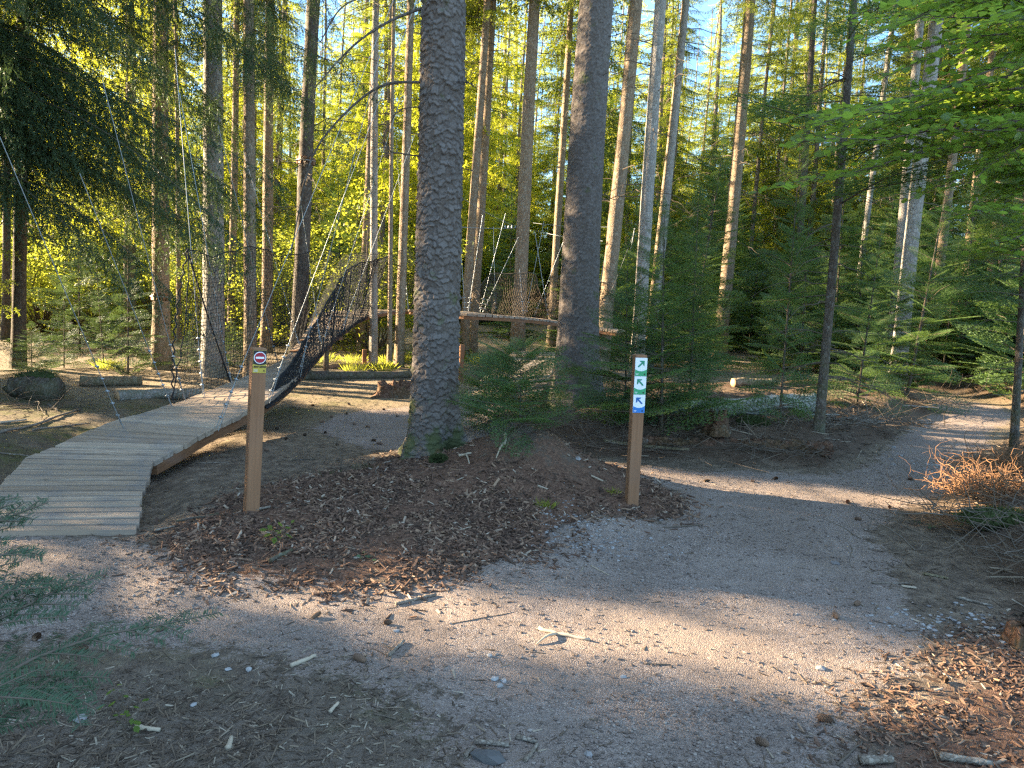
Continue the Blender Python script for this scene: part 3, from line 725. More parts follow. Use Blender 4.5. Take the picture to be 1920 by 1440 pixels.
# ------------------------------------------------------------------ the two big foreground trunks
g = GS(815, 850); 
p, q = line_base(828, 0, 812, 800, 6.65)
t = empty('spruce_tree', p, 'thickest tree, scaly spruce trunk with mossy foot behind the mulch mound', 'tree', None, q)
link('trunk', plated_trunk('trunk', 24, .196, rc, MT['bark_big'], .048, .018, 6.6, .52, .28, 190, .0072, .02, 3, .6), t)
link('crown', CR_mid[0], t, (0, 0, 9))
lb = MB(); rl = np.random.default_rng(4)
def limb(p0, pts_px, d, r0, r1, lb):
    pts = [np.array(p0)] + [np.array(at(x, y, dd)) for (x, y, dd) in pts_px]
    pts = np.array(pts); tt = np.arange(len(pts)); t2 = np.linspace(0, len(pts) - 1, 26)
    # catmull-rom
    out = []
    for u in t2:
        i = min(int(u), len(pts) - 2); f = u - i
        a, b, c, e = pts[max(i - 1, 0)], pts[i], pts[i + 1], pts[min(i + 2, len(pts) - 1)]
        out.append(.5 * (2 * b + (c - a) * f + (2 * a - 5 * b + 4 * c - e) * f * f + (3 * b - a - 3 * c + e) * f ** 3))
    out = np.array(out); V, T, Q = tube_arr(out, np.linspace(r0, r1, len(out)), 6, True, .08, rl); lb.add(V, T, Q)
    for _ in range(7):
        k = rl.integers(6, 24); dd = nrmz(out[k + 1] - out[k]) + rl.normal(size=3) * .6; l = rl.uniform(.1, .35)
        V, T, Q = tube_arr(out[k] + nrmz(dd) * np.linspace(0, l, 4)[:, None] + np.array([0, 0, -.06]) * np.linspace(0, 1, 4)[:, None] ** 2, np.linspace(.0035, .0012, 4), 3, False); lb.add(V, T, Q)
def toloc(lb, p, q):
    M = (Matrix.Translation(p) @ q.to_matrix().to_4x4()).inverted(); M = np.array(M)
    for i in range(len(lb.V)): lb.V[i] = lb.V[i] @ M[:3, :3].T + M[:3, 3]
D = 6.65
for (s0, pts, r0, r1) in ((((795, 10), [(730, 40, 6.5), (660, 88, 6.4), (590, 165, 6.3)], .016, .005)),
                          (((792, 155), [(725, 158, 6.6), (660, 200, 6.5), (590, 285, 6.4), (560, 400, 6.4), (545, 480, 6.3)], .014, .004)),
                          (((788, 200), [(760, 203, 6.5), (735, 218, 6.5)], .007, .003)),
                          (((788, 295), [(760, 289, 6.5), (730, 284, 6.45)], .009, .003)),
                          (((862, 155), [(876, 154, 6.5), (888, 160, 6.4)], .009, .004)),
                          (((785, -20), [(700, -10, 6.5), (640, 15, 6.4), (600, 80, 6.3)], .012, .004))):
    limb(at(s0[0] + 12, s0[1], D), pts, D, r0, r1, lb)
toloc(lb, p, q); lb.obj('dead_limb', MT['bark_dark'], t)

p, q = line_base(1122, 0, 1080, 720, 9.55)
t = empty('spruce_tree', p, 'tall leaning spruce trunk with flared base between small firs, behind the arrow signpost', 'tree', None, q)
link('trunk', plated_trunk('trunk', 24, .235, rc, MT['bark_big'], .034, .008, 8.6, .55, .75, 140, .012, -.04, 9, .25), t)
link('crown', CR_mid[1], t, (0, 0, 10)); 
link('dead_limb', dead_limbs('dead_limb', 10, 3, 9, .2, rc, (.15, .5), .007), t)

# ------------------------------------------------------------------ named trees of the middle distance
TR = [
 ('pale spruce trunk half in sun, left of the net, its base behind the footbridge', 400, 0, 400, 705, 37, None, 'bark_grey', (26, 2.5, 10), CR_far[0], 8.5, .9),
 ('brown spruce trunk with wooden blocks strapped round it at the left', 305, 0, 303, 692, 29, None, 'bark_brown', (40, 2.5, 9, (.5, 1.8)), CR_mid[0], 6.0, .9),
 ('slim straight spruce trunk right behind the tall net panel', 510, 0, 499, 660, 19, 16.5, 'bark_brown', (30, 3, 10), CR_far[1], 9, .8),
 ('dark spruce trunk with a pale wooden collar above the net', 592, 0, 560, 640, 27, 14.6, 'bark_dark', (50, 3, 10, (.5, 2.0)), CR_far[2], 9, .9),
 ('narrow pale trunk rising behind the bridge ramp, left of the thickest trunk', 708, 0, 700, 688, 14, None, 'bark_grey', (20, 3, 10), CR_thin[0], 8, .9),
 ('sunlit trunk beside the thickest tree with roots spread at its foot', 762, 150, 748, 688, 16, None, 'bark_brown', (16, 4, 10), CR_thin[1], 9, .9),
 ('very thin sunlit trunk under the bridge deck', 737, 300, 730, 692, 8, None, 'bark_brown', (10, 3, 8), CR_thin[0], 7, .6),
 ('short-looking brown trunk seen under the bridge by the post', 690, 330, 676, 676, 13, 17.5, 'bark_brown', (14, 3, 9), CR_thin[1], 8, .8),
 ('mossy yellowish trunk just right of the thickest tree', 907, 60, 872, 620, 16, 17.0, 'bark_brown', (24, 4, 12, (.4, 1.6)), CR_far[0], 7.5, .8),
 ('pair mate of the yellowish trunk, slightly further right', 918, 60, 884, 668, 17, 18.0, 'bark_brown', (20, 4, 12), CR_far[1], 8, .8),
 ('brightest sunlit trunk, between the two big dark trunks', 1004, 30, 968, 682, 25, None, 'bark_brown', (30, 5, 14, (.3, 1.3)), CR_far[2], 8.5, .95),
 ('slim mossy trunk close left of the leaning big trunk', 1064, 90, 1040, 520, 14, 22, 'bark_brown', (40, 5, 14, (.4, 1.4)), CR_far[0], 8.5, .9),
 ('sunlit tan trunk close right of the leaning big trunk', 1185, 60, 1136, 580, 27, 15.5, 'bark_brown', (26, 3, 11, (.5, 1.6)), CR_far[0], 9.5, .8),
 ('grey trunk with curled dead twigs right of the tan trunk', 1241, 0, 1206, 520, 24, 13.5, 'bark_grey', (45, 3, 10, (.4, 1.5)), CR_far[1], 9.5, .8),
 ('slender pale trunk right of the curled-twig trunk', 1289, 0, 1236, 500, 15, 17, 'bark_grey', (20, 4, 11), CR_far[1], 9, .8),
 ('thin orange trunk behind the slender pale one', 1255, 255, 1232, 480, 12, 21, 'bark_brown', (20, 4, 11), CR_thin[0], 8, .8),
 ('sunny yellow trunk bristling with dead twigs above the pale log', 1407, 0, 1347, 672, 25, None, 'bark_brown', (90, 3, 13, (.5, 1.7)), CR_mid[1], 9.5, .9),
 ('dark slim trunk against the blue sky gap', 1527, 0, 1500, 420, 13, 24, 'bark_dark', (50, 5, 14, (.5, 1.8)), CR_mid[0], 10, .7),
 ('pale grey-white trunk, widest of those at the upper right', 1752, 60, 1705, 500, 27, 15, 'bark_grey', (20, 3, 9), CR_far[2], 7.5, .9),
 ('greyish trunk touching the pale wide one from the left', 1712, 200, 1686, 480, 17, 17, 'bark_grey', (14, 3, 9), CR_thin[1], 9, .9),
 ('grey-brown trunk right of the pale wide one', 1790, 240, 1760, 500, 16, 18, 'bark_brown', (14, 3, 9), CR_far[0], 8, .8),
 ('half-lit trunk near the right edge with a hanging bundle of dry twigs', 1845, 220, 1815, 480, 14, 19, 'bark_brown', (40, 3, 9), CR_far[1], 8, .8),
 ('faint trunk at the far right, behind beech leaves', 1880, 280, 1862, 460, 14, 22, 'bark_brown', (14, 3, 9), CR_far[2], 7, .8),
 ('thin trunk between the dark sapling and the pale trunks', 1640, 300, 1612, 520, 11, 21, 'bark_grey', (14, 3, 9), CR_thin[0], 7, .8),
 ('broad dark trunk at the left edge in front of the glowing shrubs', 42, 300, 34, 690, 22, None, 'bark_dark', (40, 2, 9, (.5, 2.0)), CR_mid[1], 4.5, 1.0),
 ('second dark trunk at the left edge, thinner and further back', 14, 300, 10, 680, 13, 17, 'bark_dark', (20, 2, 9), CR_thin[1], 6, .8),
 ('thin brown trunk behind the net next to the pale trunk', 440, 150, 432, 650, 13, 18, 'bark_brown', (20, 3, 9), CR_thin[0], 8, .8),
 ('very slim stem, leftmost of the two seen through the net', 462, 350, 458, 650, 8, 19, 'bark_brown', (14, 3, 9), CR_thin[1], 8, .6),
 ('very slim stem, rightmost of the two seen through the net', 474, 350, 470, 650, 7, 20, 'bark_brown', (14, 3, 9), CR_thin[0], 8, .6),
 ('thin crooked stem beside the strapped trunk', 330, 300, 337, 660, 8, 18, 'bark_brown', (14, 2, 8), CR_thin[1], 8, .6),
]
big = []
for (lab, xa, ya, xb, yb, wp, d, bk, lm, cr, cz, cs) in TR:
    t, p, q, r0 = tree('spruce_tree', lab, None, xa, ya, xb, yb, wp, d, 22, bk, cr, cz, cs, lm)
    big.append((t, p, q, r0))
# wooden blocks strapped round two trunks (the bridge's cable collars)
def collar(px, py, i, lab, n=9):
    t, p, q, r0 = big[i]; c = at(px, py, p.y); rr = r0 * .95 * 0.93
    e = empty('cable_collar', c, lab, 'collar', None, q)
    for k in range(n):
        a = k / n * 6.283; V, T, Q, tc = box_arr(.035, .075, .13, (0, 0, 0), np.array(Matrix.Rotation(a, 3, 'Z')), .004)
        mb = MB(); mb.add(V + [math.cos(a) * (rr + .018), math.sin(a) * (rr + .018), 0], T, Q, rnd=k * .1, tc=tc); mb.obj('block', MT['post'], e)
    th = np.linspace(0, 6.283, 25); V, T, Q = tube_arr(np.stack([np.cos(th) * (rr + .042), np.sin(th) * (rr + .042), 0 * th], -1), .008, 6, False)
    mb = MB(); mb.add(V, T, Q); mb.obj('strap', MT['steel'], e)
collar(574, 302, 3, 'ring of pale wooden blocks round the dark trunk above the net')
collar(302, 556, 1, 'ring of brown wooden blocks round the brown trunk at the left')

# dark thin fir in front on the right, with long horizontal branches
t, p, q, r0 = tree('fir_tree', 'dark slender fir trunk standing on the bank near the rotten log, branches spread wide', None, 1602, 0, 1535, 808, 16.5, None, 9, 'bark_dark', None, limbs=(46, .5, 4, (.3, 1.0), .006), flare=.25, flare_h=.15)
rf = np.random.default_rng(77)
pl = []
for i in range(58):
    z = 1.1 + 7.6 * (i + rf.random()) / 58; u = z / 8.8
    pl.append((int(rf.integers(4)), np.array([0, 0, z]), rf.random() * 6.28, .02 + rf.normal() * .1, (1.5 * (1 - u) ** .6 + .2) * rf.uniform(.5, 1.1) * (.55 if z < 2.2 else 1), rf.normal() * .1))
link('crown', crown_mesh('crown', PB_fir, pl, FIR), t)

# dark near spruce at the upper left: its trunk stands just left of the picture
rn = np.random.default_rng(31)
t = empty('spruce_tree', (-7.2, 9.4, sz(-7.2, 9.4)), 'near spruce whose dark hanging branches fill the upper left corner', 'tree')
link('trunk', trunk_mesh('trunk', 18, .24, rn, MT['bark_brown'], 24, 40, .4, .4), t)
pl = []
for i in range(200):
    z = 3.0 + 9.5 * (i / 200) + rn.normal() * .2
    az = rn.uniform(-1.75, 1.0) if rn.random() < .85 else rn.random() * 6.28
    if z < 5.0: az = rn.uniform(-.35, 1.1)
    pl.append((int(rn.integers(4)), np.array([0, 0, z]), az, rn.uniform(-.1, .12), rn.uniform(.6, 1.85), rn.normal() * .15))
link('crown', crown_mesh('crown', PB_near, pl, [MT['spruce_near'], MT['twig']]), t)
t = empty('spruce_tree', (-4.1, 11.6, sz(-4.1, 11.6)), 'drooping spruce behind the pale trunk, its dark branch tips over the net', 'tree')
link('trunk', trunk_mesh('trunk', 17, .10, rn, MT['bark_brown'], 18, 40, .3, .3), t)
pl = []
for i in range(75):
    z = 4.7 + 9 * (i / 75) + rn.normal() * .2
    pl.append((int(rn.integers(4)), np.array([0, 0, z]), rn.random() * 6.28, rn.uniform(-.2, .0), rn.uniform(.5, 1.1), rn.normal() * .15))
link('crown', crown_mesh('crown', PB_near, pl, [MT['spruce_near'], MT['twig']]), t)

# ------------------------------------------------------------------ young firs
def young_fir(k, px, py, hpx, lab, far=False, grp=None, d=None, wide=1.0, rot=None, rng=rc):
    trk, cro = (TRK_firf, CFf) if far else (TRK_fir, CF)
    if far and px < 460: cro = CFd
    if d is None: g = GS(px, py)
    else:
        g = at(px, py, d); g.z = sz(g.x, g.y)
    H0 = ((3.5, 5.5, 2.2) if far else (2.5, 3.6, .95))[k]
    s = (hpx / FPX * g.y) / H0
    e = empty('young_fir', g, lab, 'fir', grp)
    e.rotation_euler = (rng.normal() * .03, .045 + rng.normal() * .03, rng.random() * 6.28 if rot is None else rot); e.scale = (s * wide, s * wide, s)
    link('trunk', trk[k], e); link('crown', cro[k], e)
    return e
YF = [
 (2, 975, 802, 160, 'low wide fir bush at the foot of the leaning big trunk, over the mound', False, .9),
 (2, 925, 795, 130, 'small light green fir tucked behind the mound beside the thickest trunk', False, .9),
 (0, 1240, 800, 420, 'dense dark fir directly behind the arrow signpost', False, 1.05),
 (0, 1172, 790, 330, 'dark fir left of the arrow signpost, against the leaning trunk', False, .85),
 (1, 1292, 785, 420, 'bushy fir right of the arrow signpost', False, .85),
 (1, 1462, 785, 600, 'tall thin fir left of the slender fir trunk', False, .55),
 (1, 1606, 758, 330, 'sunlit young fir with a pale double stem beyond the bank', False, 1.0),
 (1, 1700, 745, 420, 'bluish fir on the inside of the path bend', False, 1.0),
 (0, 1655, 735, 270, 'small fir squeezed between the double-stemmed and the bluish fir', True, 1.1),
 (1, 1800, 700, 420, 'dark fir straight behind the far end of the path', True, 1.0),
 (1, 1900, 740, 520, 'fir at the right edge beside the path', True, 1.0),
 (0, 1850, 690, 240, 'low fir beyond the path bend at the right', True, 1.2),
 (0, 1745, 690, 260, 'low fir beyond the path bend, left of the others', True, 1.2),
 (1, 1560, 690, 380, 'fir between the two dark slender stems', True, 1.0),
 (0, 1500, 700, 300, 'shaded fir behind the pale fallen log', True, 1.0),
 (1, 1290, 690, 420, 'tall fir in the second row behind the arrow signpost', True, 1.0),
 (0, 1440, 690, 190, 'small fir right of the sunny yellow trunk', True, .9),
 (0, 1190, 690, 300, 'fir filling the gap right of the leaning big trunk', True, 1.2),
 (0, 1075, 680, 200, 'fir just left of the leaning big trunk, under the bridge', True, 1.1),
 (2, 820, 690, 130, 'low fir half hidden by the thickest trunk', True, 1.1),
 (1, 195, 688, 210, 'dark young spruce left of the strapped trunk', True, .8),
 (0, 240, 702, 290, 'dark thin-stemmed spruce just left of the strapped trunk', True, .9),
 (0, 120, 690, 170, 'shaded young spruce behind the mossy log', True, .9),
 (2, 60, 705, 100, 'low dark spruce at the left edge by the mossy log', True, 1.5),
 (2, 350, 690, 70, 'tiny fir between the strapped and the pale trunk', True, 1.4),
 (2, 440, 690, 90, 'tiny fir behind the net beside the pale trunk', True, 1.3),
 (1, 640, 640, 330, 'dark fir behind the tall net', True, 1.0),
]
for (k, px, py, h, lab, far, wd) in YF: young_fir(k, px, py, h, lab, far, None, None, wd)
young_fir(1, 955, 640, 290, 'bluish fir crown in the gap between the two big trunks', True, d=24)
young_fir(1, 1085, 630, 300, 'dark fir standing far behind the leaning trunk', True, d=22)
# many more in the depth of the wood, alike; the lanes through which the low sun reaches the bright trunks stay open
_a = R(SUN_AZ); _v = lambda x, y: math.cos(_a) * x + math.sin(_a) * y
_s = lambda x, y: -math.sin(_a) * x + math.cos(_a) * y
LANES = [(_v(big[i][1].x, big[i][1].y), _s(big[i][1].x, big[i][1].y)) for i in (5, 10, 12, 16, 18)]
def lit(x, y):
    return any(abs(_v(x, y) - a) < 1.15 and b + .3 < _s(x, y) < b + 34 for a, b in LANES)
rr_ = np.random.default_rng(12)
cnt = 0
for i in range(700):
    y = rr_.uniform(15, 55); x = rr_.uniform(-.74, .78) * y
    px = 960 + x / y * FPX
    if px < 560 and rr_.random() < .75: continue
    if 560 <= px < 1150 and rr_.random() < .72 : continue
    if y < 20 and 560 < px < 1150: continue
    if y < 22 and 1325 < px < 1430: continue
    if y < 32 and lit(x, y): continue
    k = int(rr_.integers(3)); s = rr_.uniform(.6, 1.25) * (1 + max(0, y - 22) * .03)
    e = empty('young_fir', (x, y, sz(x, y)), 'young fir among the many deep in the wood', 'fir', 'young firs deep in the wood')
    e.rotation_euler = (0, .04, rr_.random() * 6.28); e.scale = (s * 1.2, s * 1.2, s)
    link('trunk', TRK_firf[k], e); link('crown', (CFd if px < 600 else CFf)[k], e); cnt += 1
    if cnt > 170: break

# tall spruces deep in the wood (share meshes)
TRK_far = [trunk_mesh('trunk', 21, r, rc, MT['bark_far'], 10, 14, .3, .4, .06) for r in (.13, .17, .10)]
LIMB_far = [dead_limbs('dead_limb', 26, 3, 10, .1, rc, (.5, 1.6), .012, sub=False) for _ in range(2)]
rs = np.random.default_rng(8)
def deep_spruce(x, y, zc, s, lab='tall spruce among the many deep in the wood', grp='tall spruces deep in the wood', low=False):
    e = empty('spruce_tree', (x, y, sz(x, y)), lab, 'tree', grp)
    e.rotation_euler = (rs.normal() * .012, .03 + rs.normal() * .02, rs.random() * 6.28)
    link('trunk', TRK_far[int(rs.integers(3))], e)
    if not low: link('dead_limb', LIMB_far[int(rs.integers(2))], e)
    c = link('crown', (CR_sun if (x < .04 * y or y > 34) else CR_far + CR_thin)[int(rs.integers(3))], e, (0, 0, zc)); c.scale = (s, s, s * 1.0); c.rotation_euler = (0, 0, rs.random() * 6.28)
    return e
placed = [(p.x, p.y) for (_, p, _, _) in big]
cnt = 0
for i in range(900):
    y = rs.uniform(17, 70); x = rs.uniform(-.74, .8) * y
    if x < -.2 * y and y < 34 and rs.random() < .6: continue
    if any((x - a) ** 2 + (y - b) ** 2 < 2.2 ** 2 for a, b in placed): continue
    px = 960 + x / y * FPX
    gapw = (1235 < px < 1330) or (885 < px < 1075) or (1300 < px < 1560 and y < 30)
    if gapw and (y < 40): continue
    if lit(x, y): continue
    placed.append((x, y))
    zc = rs.uniform(1.5, 6.5) if px < 900 else rs.uniform(2, 8)
    if y > 34: zc = rs.uniform(0, 3)
    deep_spruce(x, y, zc, rs.uniform(.85, 1.25), low=y > 34); cnt += 1
    if cnt >= 210: break

for (px, y_, zc_, s_) in ((893, 33, 1.5, .95), (928, 40, 1.0, 1.1), (958, 36, 2.5, .8), (1012, 41, 1.0, 1.1), (1052, 34, 2.0, .85), (1240, 38, 1.0, 1.0), (1275, 46, 0.5, 1.2), (1318, 39, 1.5, .9), (1440, 33, 2.0, 1.0), (1480, 40, 1.0, 1.1), (1385, 44, 1.0, 1.1)):
    deep_spruce((px - 960) / FPX * y_, y_, zc_, s_, low=True)
# glowing broadleaf shrubs on the sunny side (left back)
def leaf_cluster(name, n, size, R_, rng, mats, nclump=26, squash=.6, stem=True):
    C = rng.normal(size=(nclump, 3)) * np.array([R_[0], R_[1], R_[2]]) * .5 + [0, 0, R_[2]]
    C[:, 2] = np.abs(C[:, 2])
    ci = rng.integers(nclump, size=n); P = C[ci] + rng.normal(size=(n, 3)) * np.array([.32, .32, .16]) * R_[0] * .55
    d = nrmz(rng.normal(size=(n, 3)) * [1, 1, .5]); s = nrmz(np.cross(d, rng.normal(size=(n, 3)) * .45 + [0, 0, 1.0]))
    l = size * rng.uniform(.6, 1.2, (n, 1)); w_ = l * .33
    a = P; b = P + d * l * .45 + s * w_; c = P + d * l; e = P + d * l * .45 - s * w_
    V = np.stack([a, b, c, e], 1).reshape(-1, 3); Q = np.arange(4 * n).reshape(-1, 4)
    mb = MB(); mb.add(V, None, Q, 0)
    for c_ in C:
        V, T, Q = tube_arr(np.linspace([0, 0, -.05], c_, 6) + np.sin(np.linspace(0, 3, 6))[:, None] * rng.normal(size=3) * .08, np.linspace(.02, .005, 6), 4, False); mb.add(V, T, Q, 1)
    return mb.mesh(name, mats, False)
SH = [leaf_cluster('foliage', 7500, .065, (1.3, 1.3, 1.1), rc, [MT['shrub'], MT['twig']]) for _ in range(3)]
ks = 0
for i in range(260):
    y = rs.uniform(17, 48); x = rs.uniform(-.80, -.06) * y
    px = 960 + x / y * FPX
    if px > 560 and rs.random() < .6: continue
    o = link('leafy_shrub', SH[int(rs.integers(3))], None, (x, y, sz(x, y) - .05)); s = rs.uniform(.7, 1.5) * (1 + max(0, y - 20) * .035)
    o.scale = (s, s, s * rs.uniform(.7, 1.3)); o.rotation_euler = (0, 0, rs.random() * 6.28)
    tag(o, 'sunlit yellow-green shrub among the many at the wood edge', 'shrub', 'sunlit shrubs behind the trunks'); ks += 1
    if ks > 95: break

# ------------------------------------------------------------------ beech at the upper right
def beech():
    rb = np.random.default_rng(55)
    base = Vector((5.6, 6.4, sz(5.6, 6.4)))
    e = empty('beech_tree', base, 'beech reaching in from the right with bright green leaves', 'tree')
    link('trunk', trunk_mesh('trunk', 11, .11, rb, MT['bark_grey'], 18, 30, .3, .3, .05, rough=.008), e)
    wood = MB(); LA, LD, LS = [], [], []
    targets = []
    for i in range(58):
        px = rb.uniform(1500, 1980); lo = np.interp(px, [1500, 1600, 1700, 1800, 1920], [330, 350, 380, 460, 520])
        hi = np.interp(px, [1500, 1560, 1620, 1700, 1920], [250, 190, 30, -60, -150])
        py = rb.uniform(hi, lo); targets.append((px, py, rb.uniform(4.4, 7.2)))
    targets += [(1455, 348, 5.0), (1530, 270, 5.0), (1505, 215, 5.2), (1640, 60, 4.8), (1625, 20, 4.6), (1780, 398, 5.0), (1560, 330, 5.3), (1860, 470, 5.6), (1900, 450, 5.0)]
    for (px, py, dd) in targets:
        tip = np.array(at(px, py, dd) - base)
        hz_ = max(1.2, min(10, tip[2] + rb.uniform(-.6, 1.0) + .12 * np.hypot(tip[0], tip[1])))
        st = np.array([0, 0, hz_])
        n = 14; tt = np.linspace(0, 1, n)[:, None]
        pth = st + (tip - st) * tt + np.array([0, 0, 1.0]) * (tt * (1 - tt)) * rb.uniform(.1, .7)
        pth[1:-1] += rb.normal(size=(n - 2, 3)) * .02
        V, T, Q = tube_arr(pth, np.linspace(.016, .0022, n), 5, False); wood.add(V, T, Q)
        dmain = nrmz(tip - st)
        m = 22
        for i in range(m):
            u = .55 + .45 * (i + rb.random()) / m; j = min(int(u * (n - 1)), n - 2); f = u * (n - 1) - j
            p_ = pth[j] * (1 - f) + pth[j + 1] * f
            sgn = 1 if i % 2 else -1; sd = nrmz(np.cross(dmain, [0, 0, 1.0]))
            l = rb.uniform(.12, .38) * (1.15 - u) * 2 + .06
            dr = nrmz(dmain * .9 + sd * sgn * .8 + np.array([0, 0, rb.normal() * .12 - .05]))
            q_ = np.linspace(0, 1, 4)[:, None]; tw = p_ + dr * l * q_ + np.array([0, 0, -.08 * l]) * q_ ** 2
            V, T, Q = tube_arr(tw, np.linspace(.003, .001, 4), 3, False); wood.add(V, T, Q)
            k = max(2, int(l / .034))
            for a in range(k):
                w_ = (a + .6) / k; s2 = 1 if a % 2 else -1
                pp = p_ + dr * l * w_; sd2 = nrmz(np.cross(dr, [0, 0, 1.0]))
                LA.append(pp); LD.append(nrmz(dr * .75 + sd2 * s2 * .8 + rb.normal(size=3) * .12)); LS.append(rb.uniform(.052, .085))
    A = np.array(LA); Dd = np.array(LD); S = np.array(LS)[:, None]; n = len(A)
    up = nrmz(rb.normal(size=(n, 3)) * .5 + [0, 0, 1.0]); sd = nrmz(np.cross(Dd, up)); up = np.cross(sd, Dd)
    prof = [(0, 0, 0), (.22, .24, .02), (.5, .33, .03), (.8, .2, .0), (1.0, 0, -.05), (.8, -.2, .0), (.5, -.33, .03), (.22, -.24, .02)]
    V = np.stack([A + Dd * S * a + sd * S * b + up * S * c for a, b, c in prof], 1)
    mid = A + Dd * S * .5
    V = np.concatenate([V, mid[:, None]], 1).reshape(-1, 3)
    base_ = np.arange(n)[:, None, None] * 9
    T = (base_ + np.array([[8, i, (i + 1) % 8] for i in range(8)])[None]).reshape(-1, 3)
    mb = MB(); mb.add(V, T, None); mb.obj('foliage', MT['beech'], e, smooth=False)
    wood.obj('branch', MT['bark_dark'], e)
beech()

# ------------------------------------------------------------------ fir sapling at the lower left, close to the camera
def near_fir():
    rb = np.random.default_rng(66)
    base = Vector((-1.75, 1.55, sz(-1.75, 1.55)))
    e = empty('young_fir', base, 'nearest fir, its shiny needle branches reaching in at the lower left corner', 'fir')
    link('trunk', trunk_mesh('trunk', 1.5, .018, rb, MT['bark_dark'], 10, 14, .2, .1, .01), e)
    mains = [([(-60, 1310, 1.45), (60, 1235, 1.55), (190, 1190, 1.66), (300, 1172, 1.75), (412, 1148, 1.82)], 1.0),
             ([(-80, 1200, 1.5), (20, 1150, 1.6), (100, 1110, 1.68), (198, 1075, 1.74)], .9),
             ([(-60, 1110, 1.6), (0, 1040, 1.65), (72, 1028, 1.72)], .7),
             ([(-60, 1030, 1.8), (0, 975, 1.85), (90, 942, 1.9)], .8),
             ([(-60, 1000, 1.8), (-10, 950, 1.85), (8, 932, 1.9)], .5),
             ([(-60, 1320, 1.35), (20, 1290, 1.42), (110, 1290, 1.5), (180, 1330, 1.5)], .9),
             ([(-60, 1400, 1.35), (30, 1330, 1.45), (130, 1270, 1.55), (150, 1265, 1.58)], .8),
             ([(-60, 1180, 1.55), (10, 1110, 1.6), (50, 1090, 1.65), (95, 1085, 1.7)], .7)]
    SA, SB = [], []; wood = MB()
    b = np.array(base)
    for pts, sc in mains:
        P = np.array([at(*k) for k in pts]) - b
        P = np.vstack([[0, 0, max(.15, P[0][2] - .12)], P])
        u = np.linspace(0, len(P) - 1, 26); pl_ = np.stack([np.interp(u, np.arange(len(P)), P[:, k]) for k in range(3)], -1)
        pl_[1:-1] = (pl_[:-2] + pl_[1:-1] * 2 + pl_[2:]) / 4
        V, T, Q = tube_arr(pl_, np.linspace(.006, .0016, 26), 6, False); wood.add(V, T, Q)
        SA.append(pl_[8:-1]); SB.append(pl_[9:])
        m = int(9 * sc) + 2
        for i in range(m):
            f = .3 + .62 * i / m; j = int(f * 25); p_ = pl_[j]; d = nrmz(pl_[min(j + 2, 25)] - pl_[j - 1])
            sd = nrmz(np.cross(d, [0, -.35, 1.0])) * (1 if i % 2 else -1)
            l = .17 * sc * (1.08 - f) * rb.uniform(.7, 1.2) + .03
            dr = nrmz(d * .85 + sd * .8 + rb.normal(size=3) * .08)
            tt = np.linspace(0, 1, 6)[:, None]; tw = p_ + dr * l * tt + np.array([0, 0, -.12 * l]) * tt ** 2
            V, T, Q = tube_arr(tw, np.linspace(.0022, .0011, 6), 5, False); wood.add(V, T, Q)
            SA.append(tw[:-1]); SB.append(tw[1:])
    A = np.concatenate(SA); B = np.concatenate(SB)
    L = np.linalg.norm(B - A, axis=1); n = np.maximum(1, (L / .0015).astype(int)); idx = np.repeat(np.arange(len(A)), n); k = len(idx)
    t_ = rb.random(k); P = A[idx] + (B - A)[idx] * t_[:, None]; ax = nrmz(B - A)[idx]
    side = nrmz(np.cross(ax, [0, -.4, 1.0])) * np.where(rb.random(k) < .5, 1, -1)[:, None]; up = np.cross(ax, side); up *= np.sign(up[:, 2:3] + 1e-9)
    d = nrmz(ax * .45 + side + up * rb.uniform(-.05, .4, (k, 1)) + rb.normal(size=(k, 3)) * .07)
    wv = nrmz(np.cross(d, up + rb.normal(size=(k, 3)) * .25)) * .0009; l = rb.uniform(.015, .025, (k, 1))
    dn = -up * .0015
    V = np.stack([P - wv * .6, P + wv * .6, P + d * l * .55 + wv, P + d * l * .55 - wv, P + d * l + dn + wv * .35, P + d * l + dn - wv * .35], 1).reshape(-1, 3)
    b6 = np.arange(k)[:, None, None] * 6; Q = (b6 + np.array([[0, 1, 2, 3], [3, 2, 4, 5]])[None]).reshape(-1, 4)
    mb = MB(); mb.add(V, None, Q); mb.obj('foliage', MT['fir_near'], e, smooth=False)
    wood.obj('branch', MT['twig'], e)
near_fir()

# ------------------------------------------------------------------ suspended footbridge
E3 = lambda px, py, z: np.array(G0(px, py, z))
RP = [(258, 998, .03), (265, 945, .05), (274, 905, .08), (290, 864, .13), (345, 834, .21), (395, 804, .29), (500, 750, .42), (560, 702, .52), (600, 657, .68), (640, 620, .85),
      (680, 594, 1.0), (720, 584, 1.08), (765, 580, 1.13), (860, 587, 1.17), (975, 594, 1.13), (1050, 603, 1.05), (1165, 622, .92)]
LP = [(-90, 1000, .03), (-45, 950, .05), (2, 905, .08), (48, 858, .13), (120, 828, .21), (210, 790, .29), (322, 757, .37), (440, 713, .45), (520, 679, .57), (556, 645, .72)]
RE = [E3(*p) for p in RP]; LE = [E3(*p) for p in LP]
for k in range(len(LE), len(RE)):
    a = RE[min(k + 1, len(RE) - 1)] - RE[k - 1]; a[2] = 0; n_ = np.cross([0, 0, 1.0], a / np.linalg.norm(a))
    LE.append(RE[k] + n_ * .85)
